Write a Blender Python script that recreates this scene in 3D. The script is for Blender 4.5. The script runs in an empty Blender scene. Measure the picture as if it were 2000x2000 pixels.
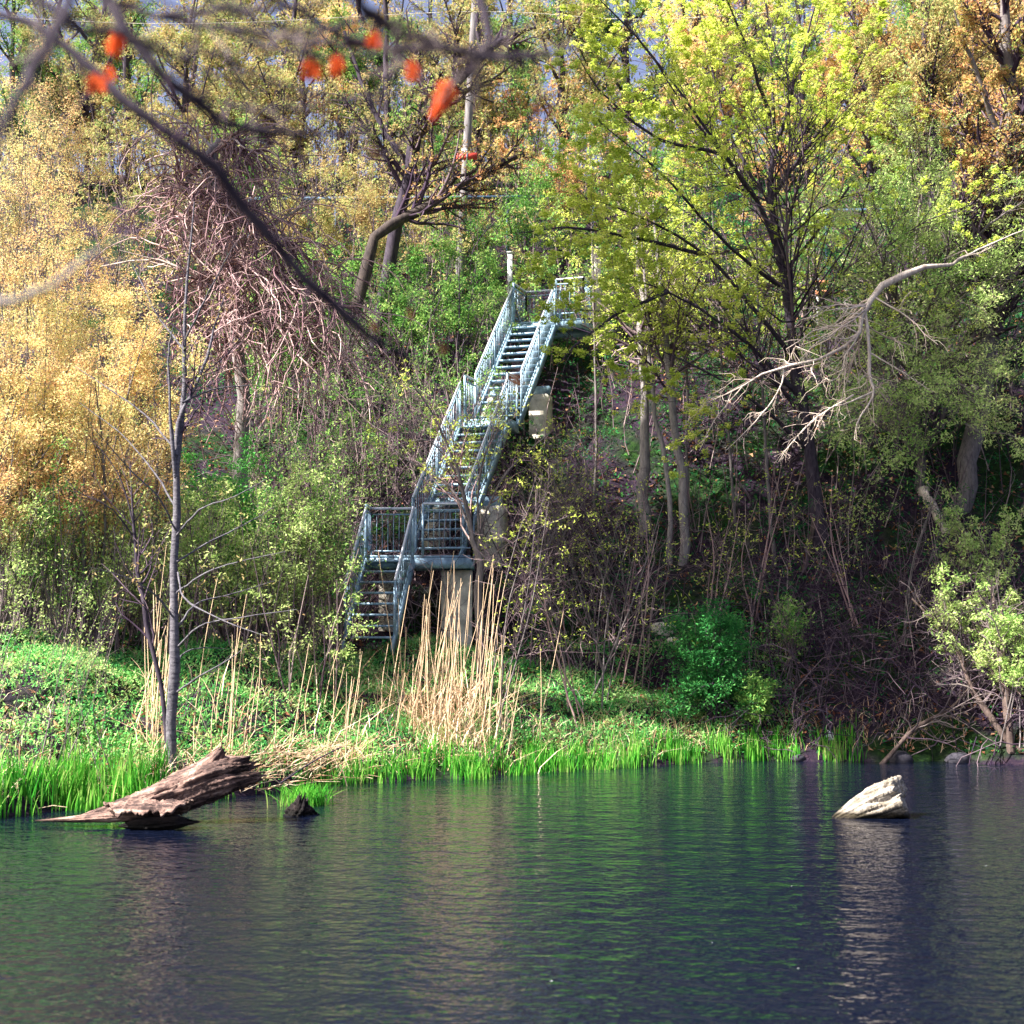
import bpy, math, random
import numpy as np
from mathutils import Vector, Matrix
R = math.radians
rng = np.random.default_rng(11)
random.seed(5)
S = bpy.context.scene
COL = S.collection

# ------------------------------------------------------------------ camera
TILT = R(4.84)
CAMZ = 2.2
cd = bpy.data.cameras.new('camera'); cam = bpy.data.objects.new('camera', cd); COL.objects.link(cam)
cam.location = (0, 0, CAMZ); cam.rotation_euler = (R(90) + TILT, 0, 0)
cd.sensor_width = 56; cd.lens = 80; cd.clip_start = .05; cd.clip_end = 2000
cd.dof.use_dof = True; cd.dof.focus_distance = 26; cd.dof.aperture_fstop = 3.8
S.camera = cam
# ------------------------------------------------------------------ sky + sun
SUN = Vector((-.62, -.25, .74)).normalized()       # towards the sun: behind the camera, to the left
w = bpy.data.worlds.new('World'); S.world = w; w.use_nodes = True
nt = w.node_tree; sky = nt.nodes.new('ShaderNodeTexSky'); sky.sky_type = 'NISHITA'; sky.sun_disc = False
sky.sun_elevation = math.asin(SUN.z); sky.sun_rotation = math.atan2(SUN.x, SUN.y)
sky.air_density = 1.0; sky.dust_density = 4; sky.ozone_density = 1.0
bg = nt.nodes['Background']; bg.inputs['Strength'].default_value = .062
hs = nt.nodes.new('ShaderNodeHueSaturation'); hs.inputs['Saturation'].default_value = .95; hs.inputs['Hue'].default_value = .525; hs.inputs['Value'].default_value = 1.05   # hue shifted towards violet to tint the shadows
nt.links.new(sky.outputs[0], hs.inputs['Color']); nt.links.new(hs.outputs[0], bg.inputs[0])
sl = bpy.data.lights.new('sun', 'SUN'); sl.energy = 5; sl.angle = R(.5); sl.color = (1, .94, .88)
so = bpy.data.objects.new('sun', sl); COL.objects.link(so)
so.rotation_euler = SUN.to_track_quat('Z', 'Y').to_euler()
S.view_settings.view_transform = 'Standard'; S.view_settings.look = 'None'
S.view_settings.gamma = 1; S.view_settings.use_curve_mapping = False
S.view_settings.exposure = 1.92
S.render.engine = 'CYCLES'
S.cycles.max_bounces = 6; S.cycles.diffuse_bounces = 2; S.cycles.transparent_max_bounces = 8

# ------------------------------------------------------------------ places: a point seen at (u, v) of the 1932 px picture, y metres away
ct, st = math.cos(TILT), math.sin(TILT)
def P(u, v, d, f=2760., c=966.):
    a = (c - v) / f
    y = ct - st * a; z = st + ct * a
    return np.array([(u - c) / f / y * d, d, CAMZ + z / y * d])
def PF(u, v, d): return P(u, v, d, 2857., 1000.)
def smooth(a, b, x):
    t = np.clip((x - a) / (b - a), 0, 1); return t * t * (3 - 2 * t)
SX = [-60, -20, -9, -6.3, -4.5, -2.7, 0, 2.7, 5.6, 9, 25, 60]
SY = [6, 12, 16.5, 18.0, 19.7, 21.9, 23.8, 25.6, 26.3, 25.4, 20, 10]
HY = [0, 27.4, 28.4, 29.2, 31, 32.1, 34, 35.7, 37, 38.5, 44, 50, 60, 120]
HZ = [-9, -2, 1.9, 2.3, 4.2, 5.3, 7.0, 8.6, 9.5, 10.4, 15., 18.4, 19.8, 22]
def shore(x):
    return np.interp(x, SX, SY) + .18 * np.sin(x * 1.9) + .1 * np.sin(x * 4.3 + 1)
def bumps(x, y):
    return (.16 * np.sin(x * .83 + 1.3 * np.sin(y * .5)) * np.cos(y * .71 + .4) + .08 * np.sin(x * 2.1 + y * 1.3) +
            .05 * np.sin(x * 3.7 - y * 2.9 + 1) + .03 * np.sin(x * 7.1 + 2 * np.sin(y * 4.4)))
def H(x, y):
    x = np.asarray(x, float); y = np.asarray(y, float)
    s = y - shore(x)
    bank = np.interp(s, [-20, -3, -.3, 0, .5, 1.2, 3.5, 5.2, 7.5, 30], [-1.6, -1.2, -.12, 0.03, .28, .55, 1.5, 1.95, 2.1, 2.3])
    hill = np.interp(y, HY, HZ)
    left = np.maximum(bank, np.where(s > 0, hill, -9))
    rb = np.interp(s, [-20, -3, -.3, 0, .35, 1.0, 4, 9, 18, 24, 34, 95], [-1.6, -1.2, -.15, .03, .4, .95, 3.6, 8.2, 14.8, 18.4, 19.8, 22])
    t = smooth(2.2, 5.6, x)
    h = left * (1 - t) + rb * t
    near = np.interp(y, [-30, -2, 1.5, 3.5, 6], [1.2, .75, .55, -.1, -1.2])
    h = np.maximum(h, np.where(y < 6, near, -9))
    return h + bumps(x, y) * smooth(.2, 2.5, np.where(y < 6, 3 - y, s))
def G(u, d):
    x = (u - 966.) / 2760. * d
    return np.array([x, d, float(H(x, d))])

# ------------------------------------------------------------------ object helpers
def link(name, me, parent=None, kind=None):
    o = bpy.data.objects.new(name, me); COL.objects.link(o)
    if parent is not None: o.parent = parent
    if kind: o['kind'] = kind
    return o
def tag(o, label, cat, group=None, kind=None):
    o['label'] = label; o['category'] = cat
    if group: o['group'] = group
    if kind: o['kind'] = kind
    return o
def thing(name, label, cat, loc=(0, 0, 0), group=None):
    o = bpy.data.objects.new(name, None); COL.objects.link(o); o.location = Vector(loc); o.empty_display_size = .2
    return tag(o, label, cat, group)
class M:
    """quads gathered as arrays, linked as one mesh"""
    def __init__(s): s.v = []; s.f = []; s.n = 0
    def add(s, V, F):
        V = np.asarray(V, np.float32).reshape(-1, 3); F = np.asarray(F, np.int32); F = F.reshape(-1, F.shape[-1])
        s.v.append(V); s.f.append(F + s.n); s.n += len(V); return s
    def mesh(s, name, mat, smooth=False, origin=(0, 0, 0)):
        V = np.concatenate(s.v) - np.asarray(origin, np.float32); F = np.concatenate(s.f)
        me = bpy.data.meshes.new(name)
        me.vertices.add(len(V)); me.vertices.foreach_set('co', V.astype(np.float32).ravel())
        me.loops.add(F.size); me.loops.foreach_set('vertex_index', F.ravel())
        me.polygons.add(len(F)); me.polygons.foreach_set('loop_start', np.arange(0, F.size, F.shape[1], dtype=np.int32))
        if smooth: me.polygons.foreach_set('use_smooth', np.ones(len(F), bool))
        me.update(calc_edges=True); me.materials.append(mat); return me
    def obj(s, name, mat, parent=None, smooth=False, kind=None):
        org = tuple(parent.location) if parent is not None else (0, 0, 0)
        if not s.v: return None
        return link(name, s.mesh(name, mat, smooth, org), parent, kind)

BOXF = np.array([[0, 1, 3, 2], [4, 6, 7, 5], [0, 4, 5, 1], [2, 3, 7, 6], [0, 2, 6, 4], [1, 5, 7, 3]])
def boxv(c, ax, ay, az):
    c = np.asarray(c, float)
    return [c + i * np.asarray(ax) + j * np.asarray(ay) + k * np.asarray(az) for i in (-1, 1) for j in (-1, 1) for k in (-1, 1)]
def beam(m, p, q, w, h, up=(0, 0, 1)):
    p = np.asarray(p, float); q = np.asarray(q, float); d = q - p; L = np.linalg.norm(d); d /= L
    s = np.cross(d, up)
    if np.linalg.norm(s) < 1e-4: s = np.cross(d, (0, 1, 0))
    s /= np.linalg.norm(s); t = np.cross(s, d)
    return m.add(boxv((p + q) / 2, d * L / 2, s * w / 2, t * h / 2), BOXF)
def nrm(a): return a / np.maximum(np.linalg.norm(a, axis=-1, keepdims=True), 1e-9)

def tubes(m, Pt, Rd, k=3):
    """Pt (N,n,3) centre lines, Rd (N,n) radii"""
    Pt = np.asarray(Pt, float); Rd = np.asarray(Rd, float)
    if Pt.ndim == 2: Pt = Pt[None]; Rd = Rd[None]
    N, n, _ = Pt.shape
    T = nrm(np.gradient(Pt, axis=1))
    mean = nrm(Pt[:, -1] - Pt[:, 0])
    ref = np.where(np.abs(mean[:, 2:3]) > .8, np.array([[1., .1, 0]]), np.array([[0., .1, 1.]]))[:, None, :]
    A = nrm(np.cross(T, ref)); B = np.cross(T, A)
    a = np.arange(k) * 2 * math.pi / k
    V = Pt[:, :, None] + Rd[:, :, None, None] * (A[:, :, None] * np.cos(a)[None, None, :, None] + B[:, :, None] * np.sin(a)[None, None, :, None])
    i = np.arange(n - 1)[:, None] * k; j = np.arange(k)[None]; j2 = (j + 1) % k
    F = np.stack([i + j, i + j2, i + k + j2, i + k + j], -1).reshape(-1, 4)
    F = (F[None] + (np.arange(N) * n * k)[:, None, None]).reshape(-1, 4)
    return m.add(V.reshape(-1, 3), F)

def spline(pts, n=16, jit=0.):
    """Catmull-Rom through points, n samples"""
    p = np.asarray(pts, float); p = np.vstack([2 * p[0] - p[1], p, 2 * p[-1] - p[-2]])
    m_ = len(p) - 3; out = []
    for t in np.linspace(0, m_ - 1e-6, n):
        i = int(t); u = t - i; a, b, c, d = p[i:i + 4]
        out.append(.5 * ((2 * b) + (c - a) * u + (2 * a - 5 * b + 4 * c - d) * u * u + (3 * b - a - 3 * c + d) * u ** 3))
    out = np.array(out)
    if jit:
        j = rng.normal(0, jit, out.shape); j[0] = 0; out += j
    return out

def grow(Pp, Rp, n, ang=(30, 60), length=(.3, .6), t=(.25, 1.), npts=6, wander=.15, trop=(0, 0, .05), rr=.55, absolute=False, tip=.25, rmax=1., fall=.6, rmin=.003):
    """n children on the parent lines Pp (N,m,3), Rp (N,m)"""
    N, m_, _ = Pp.shape
    seg = np.linalg.norm(np.diff(Pp, axis=1), axis=2); L = seg.sum(1)
    i = rng.choice(N, n, p=L / L.sum()); tt = rng.uniform(t[0], t[1], n)
    x = tt * (m_ - 1); a = np.minimum(x.astype(int), m_ - 2); u = (x - a)[:, None]
    p = Pp[i, a] * (1 - u) + Pp[i, a + 1] * u
    r = Rp[i, a] * (1 - u[:, 0]) + Rp[i, a + 1] * u[:, 0]
    T = nrm(Pp[i, a + 1] - Pp[i, a])
    q = nrm(np.cross(T, rng.normal(size=(n, 3))))
    an = np.radians(rng.uniform(ang[0], ang[1], n))[:, None]
    D = T * np.cos(an) + q * np.sin(an)
    Lc = rng.uniform(length[0], length[1], n)
    if not absolute: Lc = Lc * L[i] * (1 - fall * (tt - t[0]) / max(1e-6, t[1] - t[0]))
    step = (Lc / (npts - 1))[:, None]
    out = np.empty((n, npts, 3)); out[:, 0] = p; tr = np.asarray(trop, float)
    for k in range(1, npts):
        D = nrm(D + wander * rng.normal(size=(n, 3)) + tr)
        out[:, k] = out[:, k - 1] + D * step
    r0 = np.clip(r * rr, rmin, rmax)
    return out, r0[:, None] * np.linspace(1, tip, npts)[None]

def leaves(m, pos, size, spread=.06, per=6, asp=.55, up=.4, fold=.25, svar=.35):
    """kite shaped leaves in clusters round pos"""
    pos = np.repeat(np.asarray(pos, float), per, axis=0); n = len(pos)
    pos = pos + rng.normal(size=(n, 3)) * spread * np.array([1, 1, .7])
    nz = nrm(rng.normal(size=(n, 3)) + np.array([0, 0, up * 2]))
    d = nrm(np.cross(nz, rng.normal(size=(n, 3)))); s = np.cross(nz, d)
    L = (size * rng.uniform(1 - svar, 1 + svar, n))[:, None]
    L = L * 1.18
    V = np.stack([pos - d * L * .5 + s * L * asp * .22, pos + s * L * asp * .62 + nz * L * fold * .3 + d * L * .12, pos + d * L * .55 - s * L * asp * .3], 1)
    return m.add(V.reshape(-1, 3), np.arange(3 * n).reshape(-1, 3))
def along(Pp, n, t=(.3, 1.)):
    N, m_, _ = Pp.shape
    i = rng.integers(0, N, n); x = rng.uniform(t[0], t[1], n) * (m_ - 1); a = np.minimum(x.astype(int), m_ - 2); u = (x - a)[:, None]
    return Pp[i, a] * (1 - u) + Pp[i, a + 1] * u

# ------------------------------------------------------------------ materials
def newmat(name):
    m = bpy.data.materials.new(name); m.use_nodes = True; n = m.node_tree; n.nodes.clear()
    out = n.nodes.new('ShaderNodeOutputMaterial'); return m, n, out
def ramp(n, cols, pos=None, const=False):
    r = n.nodes.new('ShaderNodeValToRGB'); e = r.color_ramp.elements
    if pos is None: pos = [i / max(1, len(cols) - 1) for i in range(len(cols))]
    e[0].position = pos[0]; e[0].color = (*cols[0], 1); e[1].position = pos[-1]; e[1].color = (*cols[-1], 1)
    for p_, c in zip(pos[1:-1], cols[1:-1]): x = e.new(p_); x.color = (*c, 1)
    if const: r.color_ramp.interpolation = 'CONSTANT'
    return r
def leafmat(name, cols, transl=.35, patch=.6):
    m, n, out = newmat(name); L = n.links.new
    g = n.nodes.new('ShaderNodeNewGeometry'); r = ramp(n, cols)
    tc = n.nodes.new('ShaderNodeTexCoord'); no = n.nodes.new('ShaderNodeTexNoise'); no.inputs['Scale'].default_value = patch; no.inputs['Detail'].default_value = 2
    L(tc.outputs['Object'], no.inputs['Vector'])
    mx = n.nodes.new('ShaderNodeMath'); mx.operation = 'MULTIPLY_ADD'; mx.inputs[1].default_value = .6
    ad = n.nodes.new('ShaderNodeMath'); ad.operation = 'MULTIPLY_ADD'; ad.inputs[1].default_value = 1.3; ad.inputs[2].default_value = -.45
    L(no.outputs['Fac'], ad.inputs[0]); L(g.outputs['Random Per Island'], mx.inputs[0]); L(ad.outputs[0], mx.inputs[2])
    L(mx.outputs[0], r.inputs['Fac'])
    d = n.nodes.new('ShaderNodeBsdfDiffuse'); t = n.nodes.new('ShaderNodeBsdfTranslucent'); x = n.nodes.new('ShaderNodeMixShader')
    x.inputs[0].default_value = transl
    L(r.outputs[0], d.inputs[0]); L(r.outputs[0], t.inputs[0]); L(d.outputs[0], x.inputs[1]); L(t.outputs[0], x.inputs[2]); L(x.outputs[0], out.inputs[0])
    return m
def barkmat(name, a, b, scale=(9, 9, 2.2), rough=.9, bump=.4, spots=None):
    m, n, out = newmat(name); L = n.links.new
    tc = n.nodes.new('ShaderNodeTexCoord'); mp = n.nodes.new('ShaderNodeMapping'); mp.inputs['Scale'].default_value = scale
    no = n.nodes.new('ShaderNodeTexNoise'); no.inputs['Scale'].default_value = 2.; no.inputs['Detail'].default_value = 6; no.inputs['Roughness'].default_value = .7
    L(tc.outputs['Object'], mp.inputs[0]); L(mp.outputs[0], no.inputs['Vector'])
    cols = [a, tuple((x + y) / 2 for x, y in zip(a, b)), b]; pos = [.32, .5, .68]
    if spots: cols.append(spots); pos.append(.8)
    r = ramp(n, cols, pos); L(no.outputs['Fac'], r.inputs['Fac'])
    p = n.nodes.new('ShaderNodeBsdfPrincipled'); p.inputs['Roughness'].default_value = rough; p.inputs['Specular IOR Level'].default_value = .2
    bp = n.nodes.new('ShaderNodeBump'); bp.inputs['Strength'].default_value = bump; bp.inputs['Distance'].default_value = .02
    L(no.outputs['Fac'], bp.inputs['Height']); L(bp.outputs[0], p.inputs['Normal']); L(r.outputs[0], p.inputs['Base Color']); L(p.outputs[0], out.inputs[0])
    return m
def twigmat(name, cols):
    m, n, out = newmat(name); L = n.links.new
    g = n.nodes.new('ShaderNodeNewGeometry'); r = ramp(n, cols); L(g.outputs['Random Per Island'], r.inputs['Fac'])
    d = n.nodes.new('ShaderNodeBsdfDiffuse'); L(r.outputs[0], d.inputs[0]); L(d.outputs[0], out.inputs[0]); return m

B_DARK = barkmat('bark_dark', (.018, .013, .026), (.085, .068, .088))  # violet of the shadows mixed into the bark colour
B_GREY = barkmat('bark_grey', (.07, .06, .065), (.24, .21, .20), spots=(.33, .32, .25))
B_MOSS = barkmat('bark_mossy', (.022, .017, .02), (.09, .07, .06), spots=(.08, .10, .04))
B_PALE = barkmat('bark_pale', (.13, .11, .12), (.36, .33, .31))
B_BROWN = barkmat('bark_brown', (.05, .034, .032), (.17, .125, .105), spots=(.12, .15, .05))
B_BLEACH = barkmat('bark_bleached', (.32, .25, .21), (.75, .66, .56))
B_BIRCH = barkmat('bark_birch', (.045, .04, .055), (.20, .19, .21), scale=(5, 5, 14), spots=(.4, .4, .4), bump=.8)
T_DARK = twigmat('twig_dark', [(.03, .02, .04), (.085, .06, .085), (.2, .15, .17)])  # purple-blue of the shade painted into the twig colours
T_GREY = twigmat('twig_grey', [(.09, .07, .08), (.2, .16, .16), (.36, .3, .27)])
T_PINK = twigmat('twig_pink', [(.16, .09, .11), (.36, .23, .23), (.62, .46, .42)])
T_MID = twigmat('twig_mid', [(.05, .033, .05), (.15, .105, .125), (.46, .35, .34)])
T_BLEACH = twigmat('twig_bleached', [(.4, .3, .26), (.7, .6, .5)])
T_STRAW = twigmat('straw', [(.46, .27, .16), (.70, .50, .32), (.85, .72, .52)])
L_YELLOW = leafmat('leaf_yellow_orange', [(.82, .42, .24), (.92, .62, .30), (.88, .80, .34), (.56, .70, .26)])
L_MAPLE = leafmat('leaf_maple_blossom', [(.30, .44, .07), (.58, .72, .12), (.80, .86, .20), (.88, .82, .28)], .45)
L_GREEN = leafmat('leaf_spring_green', [(.04, .13, .03), (.12, .32, .07), (.34, .52, .13), (.56, .58, .22)])
L_LIGHT = leafmat('leaf_light_green', [(.16, .34, .08), (.40, .58, .16), (.60, .72, .28), (.68, .62, .30)])
L_ORANGE = leafmat('leaf_orange', [(.52, .20, .10), (.66, .36, .17), (.56, .46, .16), (.26, .42, .1)])
L_OCHRE = leafmat('leaf_ochre', [(.38, .22, .10), (.56, .42, .19), (.44, .48, .17), (.2, .38, .1)])
L_BRIGHT = leafmat('leaf_bright_green', [(.06, .3, .06), (.16, .55, .12), (.32, .66, .18)])
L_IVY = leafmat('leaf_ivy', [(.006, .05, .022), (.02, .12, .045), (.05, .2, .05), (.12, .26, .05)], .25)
L_DKBUSH = leafmat('leaf_deep_green', [(.015, .09, .025), (.05, .24, .06), (.16, .42, .11)], .3)
L_HERB = leafmat('leaf_herb', [(.03, .22, .06), (.12, .50, .12), (.36, .66, .2), (.7, .66, .34)], .3, 1.2)
L_IRIS = leafmat('leaf_iris', [(.02, .12, .012), (.05, .30, .03), (.20, .54, .07), (.5, .5, .2)], .4, 1.5)
L_DRY = leafmat('leaf_dry', [(.10, .035, .025), (.3, .13, .07), (.55, .34, .2)], .15)
L_RED = leafmat('leaf_red', [(.75, .07, .02), (.85, .12, .03), (.8, .2, .08)], .5)

def simplemat(name, col, rough=.6, metal=0., col2=None, scale=6., bump=0., spec=.4, lo=.35, hi=.65):
    m, n, out = newmat(name); L = n.links.new
    p = n.nodes.new('ShaderNodeBsdfPrincipled'); p.inputs['Roughness'].default_value = rough; p.inputs['Metallic'].default_value = metal
    p.inputs['Specular IOR Level'].default_value = spec
    tc = n.nodes.new('ShaderNodeTexCoord'); no = n.nodes.new('ShaderNodeTexNoise'); no.inputs['Scale'].default_value = scale; no.inputs['Detail'].default_value = 7; no.inputs['Roughness'].default_value = .65
    L(tc.outputs['Object'], no.inputs['Vector'])
    r = ramp(n, [col, col2 or tuple(c * .7 for c in col)], [lo, hi]); L(no.outputs['Fac'], r.inputs['Fac']); L(r.outputs[0], p.inputs['Base Color'])
    if bump:
        bp = n.nodes.new('ShaderNodeBump'); bp.inputs['Strength'].default_value = bump; bp.inputs['Distance'].default_value = .03
        L(no.outputs['Fac'], bp.inputs['Height']); L(bp.outputs[0], p.inputs['Normal'])
    L(p.outputs[0], out.inputs[0]); return m
STEEL = simplemat('galvanised_steel', (.34, .50, .62), .45, .2, (.14, .22, .30), 6)
RAILM = simplemat('handrail_steel', (.72, .75, .8), .4, .2, (.5, .54, .6), 7)
CONC = simplemat('weathered_concrete', (.78, .72, .60), .9, 0, (.26, .24, .2), 3.6, .4, lo=.38, hi=.72)
BLUE = simplemat('blue_grey_paint', (.05, .11, .19), .7, 0, (.03, .06, .12))
WHITE = simplemat('white_paint', (.8, .8, .78), .6, 0, (.6, .6, .6))
REDP = simplemat('red_paint', (.6, .06, .04), .6)
ORANGEP = simplemat('orange_plank', (.55, .2, .1), .7)
POLEM = barkmat('pole_wood', (.10, .09, .10), (.30, .28, .28), scale=(14, 14, 1.2))
STONE = simplemat('stone', (.06, .055, .07), .9, 0, (.02, .02, .03), 9, .6)

# ground
gm, n, out = newmat('soil_and_litter'); L = n.links.new
tc = n.nodes.new('ShaderNodeTexCoord')
n1 = n.nodes.new('ShaderNodeTexNoise'); n1.inputs['Scale'].default_value = 9; n1.inputs['Detail'].default_value = 8; n1.inputs['Roughness'].default_value = .7
n2 = n.nodes.new('ShaderNodeTexNoise'); n2.inputs['Scale'].default_value = .7; n2.inputs['Detail'].default_value = 5
L(tc.outputs['Object'], n1.inputs['Vector']); L(tc.outputs['Object'], n2.inputs['Vector'])
r1 = ramp(n, [(.012, .008, .018), (.030, .020, .034), (.065, .038, .042)], [.35, .52, .75]); L(n1.outputs['Fac'], r1.inputs['Fac'])  # soil tones pushed to purple to colour the shadows
r2 = ramp(n, [(.008, .02, .008), (.03, .07, .015)], [.4, .7]); L(n1.outputs['Fac'], r2.inputs['Fac'])
rm = ramp(n, [(0, 0, 0), (1, 1, 1)], [.48, .6]); L(n2.outputs['Fac'], rm.inputs['Fac'])
mx = n.nodes.new('ShaderNodeMix'); mx.data_type = 'RGBA'; L(rm.outputs[0], mx.inputs[0]); L(r1.outputs[0], mx.inputs[6]); L(r2.outputs[0], mx.inputs[7])
p = n.nodes.new('ShaderNodeBsdfPrincipled'); p.inputs['Roughness'].default_value = 1; p.inputs['Specular IOR Level'].default_value = .1
bp = n.nodes.new('ShaderNodeBump'); bp.inputs['Strength'].default_value = .8; bp.inputs['Distance'].default_value = .06
L(n1.outputs['Fac'], bp.inputs['Height']); L(bp.outputs[0], p.inputs['Normal']); L(mx.outputs[2], p.inputs['Base Color']); L(p.outputs[0], out.inputs[0])
# water
wm, n, out = newmat('pond_water'); L = n.links.new
tc = n.nodes.new('ShaderNodeTexCoord')
def wnoise(sx, sy, sc, det):
    mp = n.nodes.new('ShaderNodeMapping'); mp.inputs['Scale'].default_value = (sx, sy, 1); mp.inputs['Rotation'].default_value = (0, 0, R(12))
    no = n.nodes.new('ShaderNodeTexNoise'); no.inputs['Scale'].default_value = sc; no.inputs['Detail'].default_value = det; no.inputs['Roughness'].default_value = .55
    L(tc.outputs['Object'], mp.inputs[0]); L(mp.outputs[0], no.inputs['Vector']); return no
na = wnoise(1, 1.15, 9., 2); nb = wnoise(1, 1.3, 2.2, 2)
b1 = n.nodes.new('ShaderNodeBump'); b1.inputs['Strength'].default_value = 1.; b1.inputs['Distance'].default_value = .016
b2 = n.nodes.new('ShaderNodeBump'); b2.inputs['Strength'].default_value = 1.; b2.inputs['Distance'].default_value = .035
L(na.outputs['Fac'], b1.inputs['Height']); L(nb.outputs['Fac'], b2.inputs['Height']); L(b2.outputs[0], b1.inputs['Normal'])
p = n.nodes.new('ShaderNodeBsdfPrincipled'); p.inputs['Base Color'].default_value = (.003, .005, .014, 1); p.inputs['Roughness'].default_value = .03; p.inputs['IOR'].default_value = 1.33
L(b1.outputs[0], p.inputs['Normal']); L(p.outputs[0], out.inputs[0])

# ------------------------------------------------------------------ terrain and water
def axis(lo, hi, core0, core1, fine, coarse):
    a = list(np.arange(core0, core1, fine)); x = core1; s = fine
    while x < hi: a.append(x); s *= 1.18; x += min(s, coarse)
    a.append(hi); x = core0; s = fine; b = []
    while True:
        s *= 1.18; x -= min(s, coarse)
        if x <= lo: break
        b.append(x)
    return np.array([lo] + b[::-1] + a)
gx = axis(-300, 300, -11, 13, .16, 20); gy = axis(-60, 600, 16, 38, .16, 20)
X, Y = np.meshgrid(gx, gy); Z = H(X, Y)
Z = Z + np.where(Y > 16, .03 * rng.normal(size=Z.shape), 0) * smooth(.3, 1.5, Y - shore(X))
nx, ny = len(gx), len(gy); i = np.arange(ny - 1)[:, None] * nx; j = np.arange(nx - 1)[None]
F = np.stack([i + j, i + j + 1, i + nx + j + 1, i + nx + j], -1)
m = M().add(np.stack([X, Y, Z], -1), F); o = m.obj('hillside_ground', gm, smooth=True); o['kind'] = 'structure'; o['label'] = 'dark soil and leaf litter of the bank and the steep hillside'
m = M().add([(-300, -60, 0), (300, -60, 0), (300, 60, 0), (-300, 60, 0)], [[0, 1, 2, 3]]); o = m.obj('pond_water', wm); o['kind'] = 'structure'; o['label'] = 'dark rippled water of the pond'

# ------------------------------------------------------------------ plants
def plant(name, label, cat, base, mains, radii, bark, twig, leafm=None, lv1=40, lv2=200, nl=800, per=6, size=.05, spread=.06, kside=7,
          a1=(30, 60), a2=(25, 60), l1=(.25, .5), l2=(.2, .45), t1=(.3, 1.), tl=(.3, 1.), trop=(0, 0, .08), trop2=(0, 0, .04), wander=.16, rr=.5, fall=.6, group=None,
          lv3=0, rmin=.004, parts=('trunk', 'branches', 'crown'), up=.4, asp=.55, lf=None, w2=None, third_len=(.2, .5)):
    """a woody plant: given main lines, grown side branches and twigs, leaf clusters on the twigs"""
    base = np.asarray(base, float); t = thing(name, label, cat, base, group)
    n = 14; PP = np.array([spline(q, n) for q in mains])
    RR = np.array([np.interp(np.linspace(0, 1, n), np.linspace(0, 1, len(r_)), r_) for r_ in radii])
    PP[:, 1:] += rng.normal(0, 1, PP[:, 1:].shape) * RR[:, 1:, None] * .35; RR = RR * (1 + .09 * rng.normal(size=RR.shape))
    m = M(); tubes(m, PP, RR, kside); m.obj(parts[0], bark, t, True)
    p1, r1 = grow(PP, RR, lv1, a1, l1, t1, 6, wander, trop, rr, fall=fall, rmin=rmin)
    m = M(); tubes(m, p1, r1, 3)
    p2, r2 = grow(p1, r1, lv2, a2, l2, (.15, 1.), 4, wander * 1.2 if w2 is None else w2, trop2, .6, rmin=rmin * .8, tip=.5)
    tubes(m, p2, r2, 3); last = p2
    if lv3:
        p3, r3 = grow(p2, r2, lv3, (25, 65), third_len, (.1, 1.), 4, wander * 1.4, trop2, .7, rmin=rmin * .6, tip=.6); tubes(m, p3, r3, 3); last = p3
    m.obj(parts[1], twig, t, False, 'stuff')
    if leafm and nl:
        pos = along(last, nl, tl)
        if lf is not None: pos = pos[lf(pos)]
        m = M(); leaves(m, pos, size, spread, per, asp, up); m.obj(parts[2], leafm, t, False, 'stuff')
    return t
def fan(base, n, h, spread, r0=.03, lean=(0, 0), curve=.3):
    """n stems fanning up from a base"""
    base = np.asarray(base, float); ms = []; rs = []
    for k in range(n):
        a = rng.uniform(0, 2 * math.pi); s = spread * rng.uniform(.3, 1.); hh = h * rng.uniform(.7, 1.)
        top = base + np.array([math.cos(a) * s + lean[0], math.sin(a) * s * .7 + lean[1], hh])
        mid = base + (top - base) * .45 + np.array([math.cos(a) * s * -curve * .4 + rng.normal(0, .05) * hh, rng.normal(0, .03) * hh, hh * .06])
        b = base + np.array([rng.normal(0, .12), rng.normal(0, .12), -.1])
        ms.append([b, mid, top]); r = r0 * rng.uniform(.6, 1.2); rs.append([r, r * .65, r * .2])
    return ms, rs

# --- shrub row on the left, budding yellow and orange
for u, d, h, sp, lab in [
    (-40, 25.5, 10.0, 1.6, 'tall yellow budding shrub at the left edge of the picture'),
    (60, 27.5, 10.8, 1.6, 'tall yellow orange budding shrub, second from the left edge'),
    (130, 24.5, 6.0, 1.3, 'orange budding shrub in front of the tall yellow ones on the left'),
    (180, 28.0, 8.8, 1.3, 'yellow green budding shrub standing behind the orange one on the left'),
    (240, 26.5, 6.2, 1.1, 'orange yellow shrub just left of the slim grey tree'),
    (-20, 22.5, 4.6, 1.2, 'low orange budding shrub at the left edge above the bank'),
    (0, 29.5, 11.4, 1.5, 'tall pale yellow shrub behind the one at the left edge'),
    (170, 23.6, 4.6, 1.1, 'low peach coloured shrub in front of the left shrub row'),
    (60, 23.4, 5.4, 1.1, 'peach coloured shrub near the left edge in front of the tall row'),
    (270, 25.0, 5.0, 1.0, 'low yellow green shrub just behind the dark leaning stem')]:
    g = G(u, d); ms, rs = fan(g, 8, h, sp, .035)
    plant('budding_shrub', lab, 'shrub', g, ms, rs, B_GREY, T_GREY, L_YELLOW, lv1=80, lv2=380, nl=3000, per=6, size=.04, spread=.08,
          a1=(20, 45), l1=(.2, .42), l2=(.25, .5), t1=(.25, 1.), trop=(0, 0, .2), trop2=(0, 0, .12), group='budding shrubs on the left bank', kside=5, tl=(.1, 1))
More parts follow.
